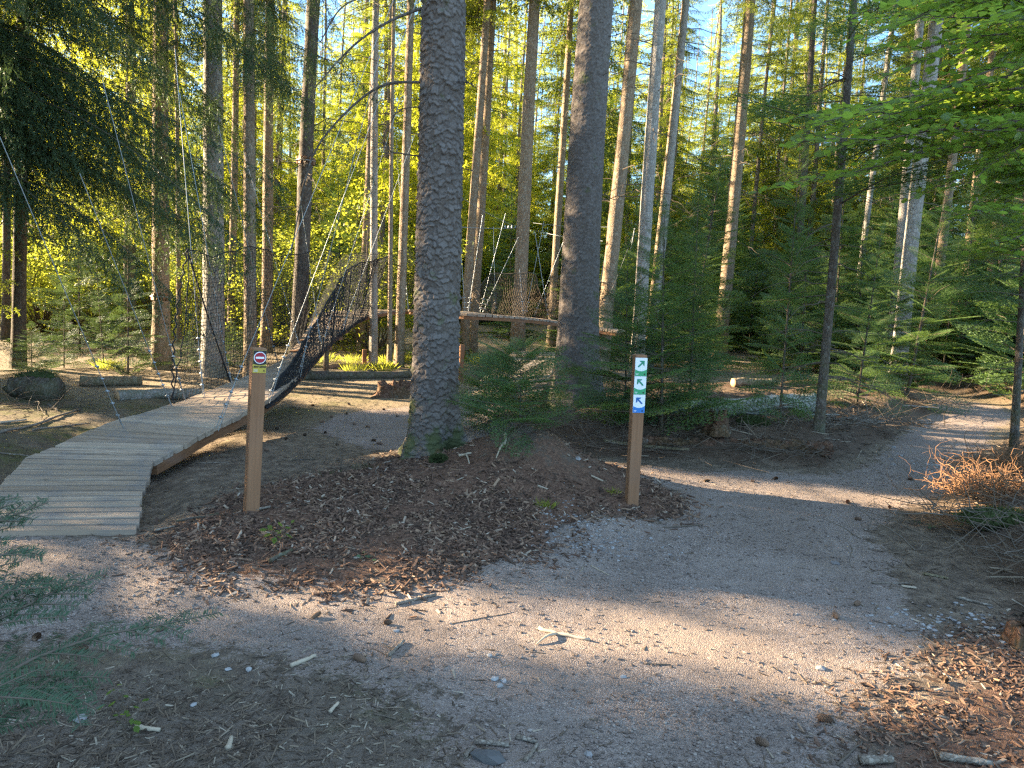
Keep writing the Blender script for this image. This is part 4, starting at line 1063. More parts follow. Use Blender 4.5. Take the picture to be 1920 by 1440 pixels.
def dens(P, m):
    P = np.array(P); out = []
    for i in range(len(P) - 1):
        for f in np.linspace(0, 1, m, endpoint=False):
            if i < 3: out.append(P[i] * (1 - f) + P[i + 1] * f)
            else:
                a, b, c, e = P[max(i - 1, 3)], P[i], P[i + 1], P[min(i + 2, len(P) - 1)]
                out.append(.5 * (2 * b + (c - a) * f + (2 * a - 5 * b + 4 * c - e) * f * f + (3 * b - a - 3 * c + e) * f ** 3))
    out.append(P[-1]); return np.array(out)
RD, LD_ = dens(RE, 12), dens(LE, 12)
CDn = (RD + LD_) / 2; S_ = np.concatenate([[0], np.cumsum(np.linalg.norm(np.diff(CDn, axis=0), axis=1))])
def edge(P, s): return np.array([np.interp(s, S_, P[:, k]) for k in range(3)])
def s_at(k): return S_[k * 12]
rb = np.random.default_rng(9)
bridge = empty('suspended_footbridge', CDn[0] * [1, 1, 0], 'plank footbridge hung on cables, ramp at the lower left, curving away behind the thickest tree', 'footbridge')
b0 = np.array(bridge.location)
deck = MB(); s = 0.0; pitch_, gap_ = .118, .012
k = 0
while s < S_[-1] - .12:
    a, b = s + (.034 if s < s_at(4) else .017) * rb.uniform(.8, 1.3), s + pitch_
    la, lb_, ra, rb_ = edge(LD_, a), edge(LD_, b), edge(RD, a), edge(RD, b)
    ex = rb.normal(size=2) * .006; u = nrmz(ra - la); la = la + u * ex[0]; lb_ = lb_ + u * ex[0]; ra = ra + u * ex[1]; rb_ = rb_ + u * ex[1]
    dz_ = np.array([0, 0, rb.normal() * .0018]); th = np.array([0, 0, -.045])
    top = [la, ra, rb_, lb_]; c = .003
    inw = [np.array(v) for v in top]; cen = sum(top) / 4
    T8 = [v + dz_ + nrmz(cen - v) * c for v in top] + [v + dz_ + np.array([0, 0, -c]) for v in top] + [v + dz_ + th for v in top]
    V = np.array(T8) - b0
    Q = [(0, 1, 2, 3), (4, 5, 1, 0), (5, 6, 2, 1), (6, 7, 3, 2), (7, 4, 0, 3), (8, 9, 5, 4), (9, 10, 6, 5), (10, 11, 7, 6), (11, 8, 4, 7), (11, 10, 9, 8)]
    w_ = np.linalg.norm(ra - la); tc = np.array([(0, 0, 0), (w_, 0, 0), (w_, .1, 0), (0, .1, 0)] * 2 + [(0, 0, -.03), (w_, 0, -.03), (w_, .1, -.03), (0, .1, -.03)])
    deck.add(V, None, np.array(Q), rnd=rb.random(), tc=tc); s += pitch_; k += 1
deck.obj('deck', MT['deck'], bridge, smooth=False)
def beam(name, P, s0, s1, inset, w_, h_, drop=.046, mat='beam', rnd=.3):
    n = int((s1 - s0) / .12) + 2; ss = np.linspace(s0, s1, n); V = []; tc = []
    for q in ss:
        a, b = edge(RD, q), edge(LD_, q); u = nrmz(b - a); e_ = (a if P == 'R' else b); u = u if P == 'R' else -u
        o = e_ + u * inset - np.array([0, 0, drop])
        for (i, j) in ((0, 0), (w_, 0), (w_, -h_), (0, -h_)):
            V.append(o + u * i + np.array([0, 0, j])); tc.append((q, i, j))
    V = np.array(V) - b0; Q = []
    for i in range(n - 1):
        for j in range(4): Q.append((i * 4 + j, i * 4 + (j + 1) % 4, i * 4 + 4 + (j + 1) % 4, i * 4 + 4 + j))
    Q += [(3, 2, 1, 0), ((n - 1) * 4, (n - 1) * 4 + 1, (n - 1) * 4 + 2, (n - 1) * 4 + 3)]
    mb = MB(); mb.add(V, None, np.array(Q), rnd=rnd, tc=np.array(tc)); return mb.obj(name, MT[mat], bridge, smooth=False)
s3 = s_at(3) + .03; sec = np.linspace(s3, S_[-1] - .12, 9)
for i in range(8):
    for side in 'RL': beam('side_beam', side, sec[i] + .006, sec[i + 1] - .006, .012, .06, .085 if i < 2 else .06, rnd=rb.random())
for q in np.arange(s3 + .3, S_[-1] - .3, .95):
    a, b = edge(RD, q) - [0, 0, .045], edge(LD_, q) - [0, 0, .045]; u = nrmz(b - a); L_ = np.linalg.norm(b - a) - .16
    M4 = Matrix.Rotation(math.atan2(u[1], u[0]), 4, 'Z'); V, T, Q, tc = box_arr(L_, .07, .07, (a + b) / 2 - b0 - [0, 0, .03], np.array(M4)[:3, :3], .003)
    mb = MB(); mb.add(V, T, Q, rnd=rb.random(), tc=tc); mb.obj('crossbeam', MT['beam'], bridge, smooth=False)
def cable_arr(a, b, r=.005, sag=0.0, n=2):
    t_ = np.linspace(0, 1, max(n, 2))[:, None]; P = a + (b - a) * t_; P[:, 2] -= (sag * 4 * t_ * (1 - t_))[:, 0]
    return tube_arr(P, r, 5, False)
def clamps(mb, a, b, n=4, st=.10, sp=.13, s_=1.0):
    d = nrmz(b - a); sd = nrmz(np.cross(d, [0, 1, 0.1]))
    for i in range(n):
        p = a + d * (st + sp * i)
        V, T, Q = tube_arr(np.array([p - sd * .028 * s_, p + sd * .028 * s_]), .009 * s_, 5, True); mb.add(V, T, Q)
        V, T, Q = tube_arr(np.array([p - d * .012, p + d * .012]), .013 * s_, 6, True); mb.add(V, T, Q)
# hangers: deck pixel + deck height + upper pixel + depth there
HG = [(228, 797, .30, 22, 310, 5.6), (320, 759, .38, 175, 390, 6.4), (345, 748, .40, 215, 240, 6.6), (380, 740, .42, 335, 180, 7.6), (432, 716, .45, 350, 250, 8.2), (520, 679, .56, 425, 300, 9.0),
      (405, 802, .31, 742, -10, 6.9), (502, 750, .43, 782, 0, 7.6), (560, 702, .52, 700, 150, 9.0), (600, 657, .68, 730, 250, 10.6), (640, 620, .85, 760, 300, 12.8), (560, 645, .73, 470, 330, 11),
      (600, 640, .9, 560, 350, 12.6), (765, 580, 1.13, 745, 300, 17)]
for (a1, a2, z_, u1, u2, du) in HG:
    a = E3(a1, a2, z_); b = np.array(at(u1, u2, du)); b = a + (b - a) * 1.15
    mb = MB(); V, T, Q = cable_arr(a - b0, b - b0, .0036); mb.add(V, T, Q)
    V, T, Q = cable_arr(a - b0 + [.02, 0, -.03], a - b0 + (b - a) * .1, .004); mb.add(V, T, Q)
    c = mb.obj('suspension_cable', MT['steel'], bridge)
    mb = MB(); clamps(mb, a - b0, b - b0, 5, .1, .12, .65); mb.obj('clamp', MT['steel'], c)
HF = [(929, 583, 925, 425), (878, 584, 905, 403), (905, 586, 972, 445), (872, 584, 862, 440), (981, 590, 974, 505), (1028, 597, 1003, 436), (900, 585, 948, 400), (1002, 592, 1066, 428), (1110, 610, 1142, 438),
      (985, 590, 1020, 415), (1060, 600, 1062, 445)]
for (a1, a2, u1, u2) in HF:
    kx = np.interp(a1, [765, 860, 975, 1050, 1160], [1.13, 1.17, 1.13, 1.05, .92]); a = E3(a1, a2, kx); b = np.array(at(u1, u2, a[1] + .1))
    mb = MB(); V, T, Q = cable_arr(a - b0, b - b0, .006); mb.add(V, T, Q); c = mb.obj('suspension_cable', MT['steel'], bridge)
    mb = MB(); clamps(mb, a - b0, b - b0, 3, .08, .1, 1.3); mb.obj('clamp', MT['steel'], c)
# nets
def net(name, bot, top, nb, nt, r, mat, wave=0.0, wn=8, belly=0.1, parent=None, edge_r=2.6):
    B = np.array(bot); Tp = np.array(top)
    def res(P, n):
        L = np.concatenate([[0], np.cumsum(np.linalg.norm(np.diff(P, axis=0), axis=1))]); u = np.linspace(0, L[-1], n)
        return np.stack([np.interp(u, L, P[:, k]) for k in range(3)], -1)
    B, Tp = res(B, nb), res(Tp, nb); v = np.linspace(0, 1, nt)[None, :, None]
    P = B[:, None] * (1 - v) + Tp[:, None] * v
    tg = nrmz(np.gradient(B, axis=0)); nn = nrmz(np.cross(tg, [0, 0, 1.0]))[:, None]
    uu = np.linspace(0, 1, nb)[:, None, None]
    P = P + nn * (wave * np.sin(uu * wn * 6.283 + v * 1.5) * v + belly * np.sin(v * math.pi))
    P[..., 2] -= (min(.05, wave * 2) * np.abs(np.sin(uu * wn * 3.14))[..., 0]) * (v[..., 0] ** 3)
    P += np.random.default_rng(1).normal(size=P.shape) * .006
    P = P - b0
    segs = []
    A1 = P[:-1, :].reshape(-1, 3); B1 = P[1:, :].reshape(-1, 3); A2 = P[:, :-1].reshape(-1, 3); B2 = P[:, 1:].reshape(-1, 3)
    A = np.concatenate([A1, A2]); Bq = np.concatenate([B1, B2]); d = nrmz(Bq - A)
    x = nrmz(np.cross(d, [.3, .5, .8])); y = np.cross(d, x); n = len(A); V = []
    for E_ in (A, Bq):
        for a in range(3): V.append(E_ + (x * math.cos(a * 2.094) + y * math.sin(a * 2.094)) * r)
    V = np.stack(V, 1).reshape(-1, 3); b_ = np.arange(n)[:, None, None] * 6
    Q = (b_ + np.array([[0, 1, 4, 3], [1, 2, 5, 4], [2, 0, 3, 5]])[None]).reshape(-1, 4)
    mb = MB(); mb.add(V, None, Q); o = mb.obj(name, MT[mat], parent or bridge)
    for nm, line in (('edge_rope', P[:, -1]), ('edge_rope', P[0])):
        mb = MB(); V, T, Q = tube_arr(line[::2], r * edge_r, 6); mb.add(V, T, Q); mb.obj(nm, MT[mat], o)
    return o
# tall net on the left side
bot = [edge(LD_, q) + [0, 0, .01] for q in np.linspace(s_at(6), s_at(12), 20)]
top = [np.array(at(x, y, d)) for x, y, d in ((350, 466, 7.4), (395, 476, 7.9), (470, 456, 8.8), (520, 477, 9.8), (598, 466, 11.0), (640, 472, 12.2), (700, 474, 13.8), (768, 466, 15.2))]
net('net_panel', bot, top, 180, 36, .0028, 'rope', .02, 4, .05, edge_r=2.0)
a = np.array(at(350, 466, 7.4)); c_ = E3(432, 716, .46); mb = MB(); V, T, Q = cable_arr(a - b0, c_ - b0, .010, .03, 14); mb.add(V, T, Q); mb.obj('brace_rope', MT['rope'], bridge)
a = E3(324, 757, .38); c_ = np.array(at(352, 466, 7.4)); t_ = np.linspace(0, 1, 90)[:, None]; P = a + (c_ - a) * t_
P = P + .012 * np.concatenate([np.cos(t_ * 75), np.sin(t_ * 75) * .6, 0 * t_], 1) + np.array([-.05, 0, 0]) * np.sin(t_ * 3.14)
mb = MB(); V, T, Q = tube_arr(P - b0, .008, 5); mb.add(V, T, Q); mb.obj('lacing_rope', MT['rope'], bridge)
# dense folded net on the right side
ss = np.linspace(s_at(6) - .05, s_at(10) + .3, 24); bot = [edge(RD, q) + [.03, 0, -.07] for q in ss]
_unused = np.interp(np.linspace(0, 1, 24), [0, .15, .35, .6, .8, 1], [.04, .2, .5, .95, 1.25, 1.35])
top = dens([np.array(at(*k_)) for k_ in ((497, 744, 7.65), (540, 688, 8.5), (580, 622, 9.6), (618, 556, 11.0), (650, 506, 12.4), (672, 494, 13.4), (694, 488, 14.2), (716, 483, 15.2), (738, 477, 16.2))], 3)[:24]
top[:, :] = top
net('net_panel', bot, top, 150, 34, .0046, 'rope', .012, 7, -.03, edge_r=2.6)
for f in np.linspace(.35, .97, 6):     # gathered folds
    i = int(f * 23); a = bot[i]; c_ = top[min(23, i + 0)]; mb = MB(); V, T, Q = tube_arr(np.linspace(a, c_, 8) - b0 + np.sin(np.linspace(0, 3, 8))[:, None] * [.02, 0, -.04], .012, 5); mb.add(V, T, Q); mb.obj('edge_rope', MT['rope'], bridge)
# brown net behind the far span
ss = np.linspace(s_at(13), s_at(16) - .05, 16); bot = [edge(LD_, q) + [0, 0, .01] for q in ss]
yy = bot[4][1]
top = [np.array(at(x, y, yy)) for x, y in ((885, 545), (925, 508), (1003, 512), (1020, 560), (1036, 516), (1075, 520), (1150, 530))]
net('net_panel', bot, top, 90, 26, .004, 'rope_far', .05, 3, .1)
# support under the span
sp = GS(611, 703); a = edge(RD, np.interp(.35, [0, 1], [s_at(8), s_at(9)]))
for (px, py, lab) in (): pass
V, T, Q = tube_arr(np.array([[sp.x, sp.y, sp.z - .1], [sp.x, sp.y, 0.75]]) - b0, .05, 10); mb = MB(); mb.add(V, T, Q); mb.obj('support_post', MT['bark_dark'], bridge)

# end ramp of the bridge on the ground, seen between the trees
A4 = [GS(866, 748), GS(1012, 748), GS(1050, 706), GS(962, 704)]
er = empty('wooden_ramp', A4[0], 'pale plank ramp ending on the path right of the thickest tree', 'ramp'); e0 = np.array(er.location)
mb = MB(); n = 17; L0, R0, R1, L1 = [np.array(v) for v in A4]
for i in range(n):
    a, b = i / n + .004, (i + 1) / n - .006; zz = lambda f: np.array([0, 0, .05 + .42 * f])
    la, ra, rb2, lb2 = L0 + (L1 - L0) * a + zz(a), R0 + (R1 - R0) * a + zz(a), R0 + (R1 - R0) * b + zz(b), L0 + (L1 - L0) * b + zz(b)
    V = np.array([la, ra, rb2, lb2, la - [0, 0, .035], ra - [0, 0, .035], rb2 - [0, 0, .035], lb2 - [0, 0, .035]]) - e0; w_ = np.linalg.norm(ra - la)
    mb.add(V, None, np.array([(0, 1, 2, 3), (4, 5, 1, 0), (5, 6, 2, 1), (6, 7, 3, 2), (7, 4, 0, 3), (7, 6, 5, 4)]), rnd=rb.random(), tc=np.array([(0, 0, 0), (w_, 0, 0), (w_, .1, 0), (0, .1, 0)] * 2))
mb.obj('deck', MT['deck'], er, smooth=False)
for a_, b_ in ((L0, L1), (R0, R1)):
    V, T, Q = tube_arr(np.array([a_ + [0, 0, .0], b_ + [0, 0, .36]]) - e0, .045, 4); mb = MB(); mb.add(V, T, Q); mb.obj('side_beam', MT['beam'], er, smooth=False)

# overhead cables strung from trunk to trunk
def overhead(pts, lab, r=.006, cl=False):
    P = [np.array(at(*p)) for p in pts]; e = empty('steel_cable', P[0], lab, 'cable'); mb = MB()
    for a, b in zip(P[:-1], P[1:]):
        V, T, Q = cable_arr(a - P[0], b - P[0], r, .04, 9); mb.add(V, T, Q)
    mb.obj('cable', MT['steel'], e)
    if cl:
        mb = MB(); clamps(mb, P[1] - P[0], P[0] - P[0], 5, .15, .12, 1.5); mb.obj('clamp', MT['steel'], e)
overhead([(800, 420, 14.5), (980, 427, 16.9)], 'horizontal steel cable running to the brightest trunk', .007, True)
overhead([(980, 427, 16.9), (1130, 452, 15.4)], 'steel cable from the brightest trunk toward the leaning big trunk', .006, True)
overhead([(868, 372, 15), (975, 428, 16.9)], 'slanting steel cable dropping from the left to the brightest trunk', .005)
overhead([(1000, 418, 16.9), (1160, 425, 15.5)], 'thin steel cable behind the leaning big trunk', .005)
overhead([(1140, 560, 15.5), (1190, 432, 13.6)], 'steel cable rising from the tan trunk to the grey trunk', .007)
overhead([(1182, 470, 13.6), (1190, 428, 13.5)], 'short thick pale cable end beside the grey trunk', .012)

# ------------------------------------------------------------------ signposts
from mathutils.geometry import tessellate_polygon
def poly(mb, pts, y, mi, th=.0012):
    P = [(x, y - th, z) for x, z in pts]; n = len(P); tri = tessellate_polygon([[Vector((x, z, 0)) for x, z in pts]])
    V = np.array(P + [(x, y, z) for x, z in pts]); T = [tuple(t_) for t_ in tri]
    Q = [(i, (i + 1) % n, n + (i + 1) % n, n + i) for i in range(n)]
    mb.add(V, np.array(T), np.array(Q), mi)
def circ(cx, cz, r, n=28): return [(cx + r * math.cos(a), cz + r * math.sin(a)) for a in np.linspace(0, 6.2832, n, endpoint=False)]
def signpost(base_px, top_px, w_, delta, lab, mat='post'):
    b = GS(*base_px); v = at(top_px[0], top_px[1], b.y) - b; H = v.length; q = UP.rotation_difference(v.normalized())
    c = Vector((-b.x, -b.y, 0)); n_ = Matrix.Rotation(R(delta), 3, 'Z') @ c
    q = q @ Quaternion((0, 0, 1), math.atan2(n_.y, n_.x) + math.pi / 2)
    e = empty('signpost', b, lab, 'signpost', None, q)
    V, T, Q, tc = box_arr(w_, w_, H + .3, (0, 0, (H - .3) / 2), None, .004); tc = tc[:, [2, 0, 1]]
    # split the shaft in rings so that it can be slightly weathered
    mb = MB(); mb.add(V, T, Q, rnd=.37, tc=tc); mb.obj('post', MT[mat], e, smooth=False)
    return e, H
def plate(e, z, kind, w_, mirror, lab):
    mb = MB(); y0 = -w_ / 2 - .0005; W, Hh = .088, .132
    if kind in ('green', 'blue'):
        V, T, Q, tc = box_arr(W, .003, Hh, (0, y0 - .0015, z), None, .0008); mb.add(V, T, Q, 0)
        arc = [(-W / 2 + W * i / 16, z - .030 + 2.9 * ((-W / 2 + W * i / 16)) ** 2 * 2.6) for i in range(17)]
        poly(mb, [(-W / 2 + .001, z - Hh / 2 + .001), (W / 2 - .001, z - Hh / 2 + .001)] + [(max(-W / 2 + .001, min(W / 2 - .001, x)), zz) for x, zz in arc[::-1]], y0 - .003, 1)
        m = -1 if mirror else 1
        ar = [(.024, .034), (-.014, .034), (-.006, .023), (.004, .023), (-.026, -.008), (-.018, -.016), (.013, .014), (.013, .002), (.024, -.006)]
        ar = [(m * x, zz * 1.0 + z + .012) for x, zz in ar]
        poly(mb, ar if m > 0 else ar[::-1], y0 - .003, 2)
        poly(mb, circ(W / 2 - .018, z - .052, .0055, 14), y0 - .0042, 3)
        for k_, ln in enumerate((.020, .016)):
            poly(mb, [(-W / 2 + .008, z - .050 - k_ * .006), (-W / 2 + .008 + ln, z - .050 - k_ * .006), (-W / 2 + .008 + ln, z - .0475 - k_ * .006), (-W / 2 + .008, z - .0475 - k_ * .006)], y0 - .0042, 0)
        mats = [MT['white'], MT[kind], MT['dgreen' if kind == 'green' else 'dblue'], MT['black']]
    else:
        V, T, Q, tc = box_arr(W * .95, .003, .146, (0, y0 - .0015, z), None, .0008); mb.add(V, T, Q, 1); W2 = W * .95
        arc = [(-W2 / 2 + .001 + (W2 - .002) * i / 16, z - .022 + 5.2 * ((-W2 / 2 + W2 * i / 16)) ** 2) for i in range(17)]
        poly(mb, [(W2 / 2 - .001, z + .072), (-W2 / 2 + .001, z + .072)] + arc, y0 - .003, 3)
        poly(mb, circ(0, z + .026, .0385), y0 - .0042, 0); poly(mb, circ(0, z + .026, .0335), y0 - .0054, 2)
        poly(mb, [(-.026, z + .0195), (.026, z + .0195), (.026, z + .0325), (-.026, z + .0325)], y0 - .0066, 0)
        x = -W2 / 2 + .006
        for i, ww in enumerate((.006, .005, .007, .004, .0, .007, .005, .006, .005, .007)):
            if ww: poly(mb, [(x, z - .038), (x + ww, z - .038), (x + ww, z - .027 - (i % 3) * .001), (x, z - .027)], y0 - .0042, 3)
            x += ww + .0022 if ww else .005
        poly(mb, circ(W2 / 2 - .013, z - .058, .0048, 14), y0 - .0042, 3)
        for k_ in range(3): poly(mb, [(-W2 / 2 + .006, z - .052 - k_ * .006), (-W2 / 2 + .03, z - .052 - k_ * .006), (-W2 / 2 + .03, z - .0505 - k_ * .006), (-W2 / 2 + .006, z - .0505 - k_ * .006)], y0 - .0042, 0)
        mats = [MT['white'], MT['yellow'], MT['red'], MT['black']]
    o = mb.obj('sign_plate', mats, e, smooth=False); tag(o, lab); return o
e, H = signpost((471, 960), (485, 652), .088, 12, 'square wooden post with a red no-entry sign, beside the footbridge ramp')
plate(e, H - .085, 'stop', .088, False, 'black and yellow plate with a white-ringed red no-entry disc')
e, H = signpost((1184, 942), (1200, 665), .084, 17, 'square wooden post with three arrow signs at the right end of the mound')
for i, (kd, mr, lb_) in enumerate((('green', False, 'white and green plate with an arrow pointing up right'), ('green', True, 'white and green plate with an arrow pointing up left'), ('blue', True, 'white and blue plate with an arrow pointing up left'))):
    plate(e, H - .085 - i * .133, kd, .084, mr, lb_)
def mark_post(base, top_y, w_, lab, mat='beam', sx=0):
    b = GS(*base); v = at(base[0] + sx, top_y, b.y) - b; H = v.length
    V, T, Q, tc = box_arr(w_, w_, H + .2, (0, 0, (H - .2) / 2), None, .004); mb = MB(); mb.add(V, T, Q, rnd=.2, tc=tc[:, [2, 0, 1]])
    o = mb.obj('wooden_post', MT[mat], None, b, False); o.rotation_euler = (0, 0, .3); tag(o, lab, 'post'); return o
mark_post((864, 716), 646, .075, 'slim wooden post close to the right edge of the thickest trunk')
mark_post((683, 688), 655, .08, 'short sunlit wooden post under the bridge deck')
mark_post((1062, 716), 655, .08, 'wooden post with a small sign, half hidden by the low fir')

# ------------------------------------------------------------------ logs, stump, stones
rlg = np.random.default_rng(14)
def log(name, p0, p1, r0, r1, bark, endm, lab, sink=.2, bumps=.05, n=26, sides=20, cat='log'):
    A_, B_ = GS(*p0), GS(*p1); o0 = (A_ + B_) / 2; L_ = (B_ - A_).length; t_ = np.linspace(0, 1, n)
    P = np.array([A_.lerp(B_, f) for f in t_]); rad = np.linspace(r0, r1, n)
    P[:, 2] = P[:, 2].mean() * .5 + P[:, 2] * .5 + rad * (1 - sink) ; P[:, 2] += .015 * fbm(t_ * 4 + p0[0], t_ * 0, 2, 3); P[:, :2] += (.02 * fbm(t_ * 3 + p0[1], t_ * 0 + 2, 2, 4))[:, None]
    V, T, Q = tube_arr(P - np.array(o0), rad, sides, True, bumps, rlg); mb = MB(); mb.add(V, T, Q)
    mi = None
    me = mb.mesh(name, [MT[bark], MT[endm]])
    ix = np.zeros(len(me.polygons), np.int32); ix[:len(T)] = 1; me.polygons.foreach_set('material_index', ix)
    o = link(name, me, None, o0); tag(o, lab, cat); return o
log('fallen_log', (152, 724), (268, 722), .085, .075, 'bark_brown', 'logend', 'reddish short log lying in the litter, the further one left of the ramp')
log('fallen_log', (218, 750), (376, 746), .078, .07, 'bark_grey', 'logend', 'grey short log lying nearer the ramp, cut end showing')
log('fallen_log', (572, 712), (770, 708), .085, .075, 'bark_dark', 'logend', 'long dark log bordering the path, left of the thickest tree', .3)
log('fallen_log', (1250, 778), (1524, 780), .09, .145, 'logpale', 'logpale', 'pale thick fallen trunk lying among the firs on the bank', .1)
log('fallen_log', (1195, 838), (1556, 858), .06, .085, 'rotten', 'rotten', 'long rotten reddish log along the edge of the bank', .3, .16, 60, 18)
log('fallen_log', (1130, 830), (1290, 850), .022, .014, 'bark_brown', 'logend', 'thin broken pole lying on the bank behind the arrow signpost', .1, .06)
log('fallen_log', (1375, 724), (1448, 722), .07, .06, 'bark_brown', 'logend', 'short log with a bright cut end behind the pale trunk', .2)
log('fallen_log', (28, 742), (102, 752), .13, .15, 'bark_dark', 'bark_dark', 'dark mossy log stub at the left edge', .15, .1)
log('wooden_edging', (612, 691), (742, 688), .045, .045, 'post', 'post', 'sunlit timber edging board behind the bridge', .3, .01, cat='edging')
def moss_on(px, py, R3, lab, dz=.1):
    g = GS(px, py); n = 900; d = nrmz(rlg.normal(size=(n, 3)) * [1, 1, .8] + [0, 0, .5]); P = d * R3 * rlg.uniform(.75, 1.05, (n, 1)); 
    l = .035; dd = nrmz(d + rlg.normal(size=(n, 3)) * .6) * l; s_ = nrmz(np.cross(dd, rlg.normal(size=(n, 3)))) * .006
    V = np.stack([P - s_, P + s_, P + dd], 1).reshape(-1, 3); mb = MB()
    th = np.linspace(0, 6.283, 17)[:-1]; ph = np.linspace(0, 3.14159, 9)
    S = np.array([[math.sin(b) * math.cos(a), math.sin(b) * math.sin(a), math.cos(b)] for b in ph for a in th]) * R3 * .85 * (1 + .1 * rlg.normal(size=(144, 1)))
    Q = [(i * 16 + j, i * 16 + (j + 1) % 16, i * 16 + 16 + (j + 1) % 16, i * 16 + 16 + j) for i in range(8) for j in range(16)]
    mb.add(S, None, np.array(Q)); mb.add(V, np.arange(3 * n).reshape(-1, 3)); o = mb.obj('moss_cushion', MT['moss'], None, (g.x, g.y, g.z + dz)); tag(o, lab, 'moss'); return o
moss_on(70, 742, np.array([.30, .15, .13]), 'green moss cushion on the dark log stub at the left', .2)
moss_on(1872, 985, np.array([.30, .16, .07]), 'deep green moss cushion below the sunlit root tangle', .05)
moss_on(1412, 800, np.array([.18, .12, .06]), 'moss cushion on the bank between the stump and the slender fir', .05)
moss_on(822, 866, np.array([.06, .05, .035]), 'small moss cushion at the mossy foot of the thickest tree', .02)
def stump(px, py, r, h, mat, lab, jag=.35, hollow=True):
    g = GS(px, py); sides = 40; th = np.arange(sides) / sides * 6.283; V = []; rows = [(-.1, 1.5), (0, 1.4), (.15, 1.15), (.4, 1.0), (.7, .95), (1.0, .93)]
    jg = jag * h * (np.abs(fbm(np.cos(th) * 2 + px, np.sin(th) * 2, 3, 8)) * 2) 
    for f, rr in rows:
        rad = r * rr * (1 + .12 * np.sin(th * 3 + px) + .10 * np.sin(th * 5)) * (1 + .04 * rlg.normal(size=sides)); V.append(np.stack([rad * np.cos(th), rad * np.sin(th), f * h - (f > .9) * jg - (f > .6) * .3 * jg], -1))
    for f, dz2 in ((.72, 0.0), (.5, -.25 if hollow else .03), (.02, -.4 if hollow else .05)):
        V.append(np.stack([r * f * np.cos(th), r * f * np.sin(th), h + dz2 * h - jg * f * 1.1 + .01 * rlg.normal(size=sides)], -1))
    V = np.concatenate(V); n = 9; Q = [(i * sides + j, i * sides + (j + 1) % sides, i * sides + sides + (j + 1) % sides, i * sides + sides + j) for i in range(n - 1) for j in range(sides)]
    mb = MB(); mb.add(V, None, np.array(Q)); o = mb.obj('tree_stump', MT[mat], None, g); tag(o, lab, 'stump'); return o
stump(737, 742, .24, .24, 'rotten', 'low hollow tree stump left of the thickest tree')
stump(1345, 812, .10, .26, 'rotten', 'decayed pointed stump on the bank above the rotten log', .6)
stump(1912, 1205, .07, .09, 'rotten', 'small cut stump at the right edge', .1, False)

# dark thin tree at the right edge
tree('young_tree', 'dark thin trunk standing at the right edge above the root tangle', None, 1912, 600, 1900, 855, 13, None, 5, 'bark_dark', CF[1], 1.6, .9, (16, .4, 2.6, (.3, .9), .005), .3, 'tree')

def tangle(px, py, R3, n, r, mat, lab, name='root_tangle', cat='roots', L_=(.2, .6), dz=.0, seed=3, curl=.5):
    g = GS(px, py); rt = np.random.default_rng(seed); mb = MB()
    for _ in range(n):
        p_ = rt.normal(size=3) * R3 * .5; p_[2] = abs(p_[2]) ; d = nrmz(rt.normal(size=3) * [1, .8, .45]); l = rt.uniform(*L_); m = 9; P = [p_]
        for i in range(m):
            d = nrmz(d + rt.normal(size=3) * curl * .5); q_ = P[-1] + d * l / m; q_[2] = max(q_[2], .0); P.append(q_)
        P = np.array(P); r_ = r * rt.uniform(.4, 1.3); V, T, Q = tube_arr(P, np.linspace(r_, r_ * .3, m + 1), 4, False); mb.add(V, T, Q)
    zz = [sz(g.x + dx, g.y + dy) for dx, dy in ((0, 0), (R3[0] * .5, 0), (-R3[0] * .5, 0))]
    o = mb.obj(name, MT[mat], None, (g.x, g.y, max(zz) + dz)); tag(o, lab, cat); return o
tangle(1845, 945, [.30, .24, .11], 520, .0038, 'rootwood', 'sunlit orange tangle of fine roots on the right bank', seed=3, curl=1.3)
tangle(1880, 895, [.4, .25, .09], 330, .0032, 'rootwood', 'upper tangle of dry roots and grass by the right edge', seed=4, L_=(.2, .5), curl=1.0)
tangle(1780, 985, [.25, .15, .03], 110, .0032, 'rootwood', 'small spray of roots reaching to the path at the right', seed=5, curl=1.2)
for i, (px, py, n_, L_, lab) in enumerate(((1450, 850, 120, (.3, .9), 'brushwood heap below the rotten log'), (1640, 805, 130, (.3, .9), 'brushwood heap on the bank at the path bend'), (1180, 845, 110, (.2, .7), 'brushwood heap behind the arrow signpost'), (1050, 822, 90, (.2, .6), 'brushwood heap behind the mound top'),
        (1740, 775, 90, (.3, .8), 'brushwood heap on the inside of the path bend'), (1560, 800, 80, (.3, .9), 'brushwood heap around the slender fir foot'), (60, 765, 60, (.4, 1.1), 'dry branches heaped by the mossy log stub'), (1890, 1090, 70, (.2, .6), 'dry twigs on the right bank'), (1870, 1010, 60, (.2, .6), 'dry twigs under the moss cushion at the right'))):
    tangle(px, py, [.75, .3, .05], n_, .004, 'twig' if i != 5 else 'stick', lab, 'brushwood_heap', 'brushwood', L_, 0.0, 20 + i, .3)

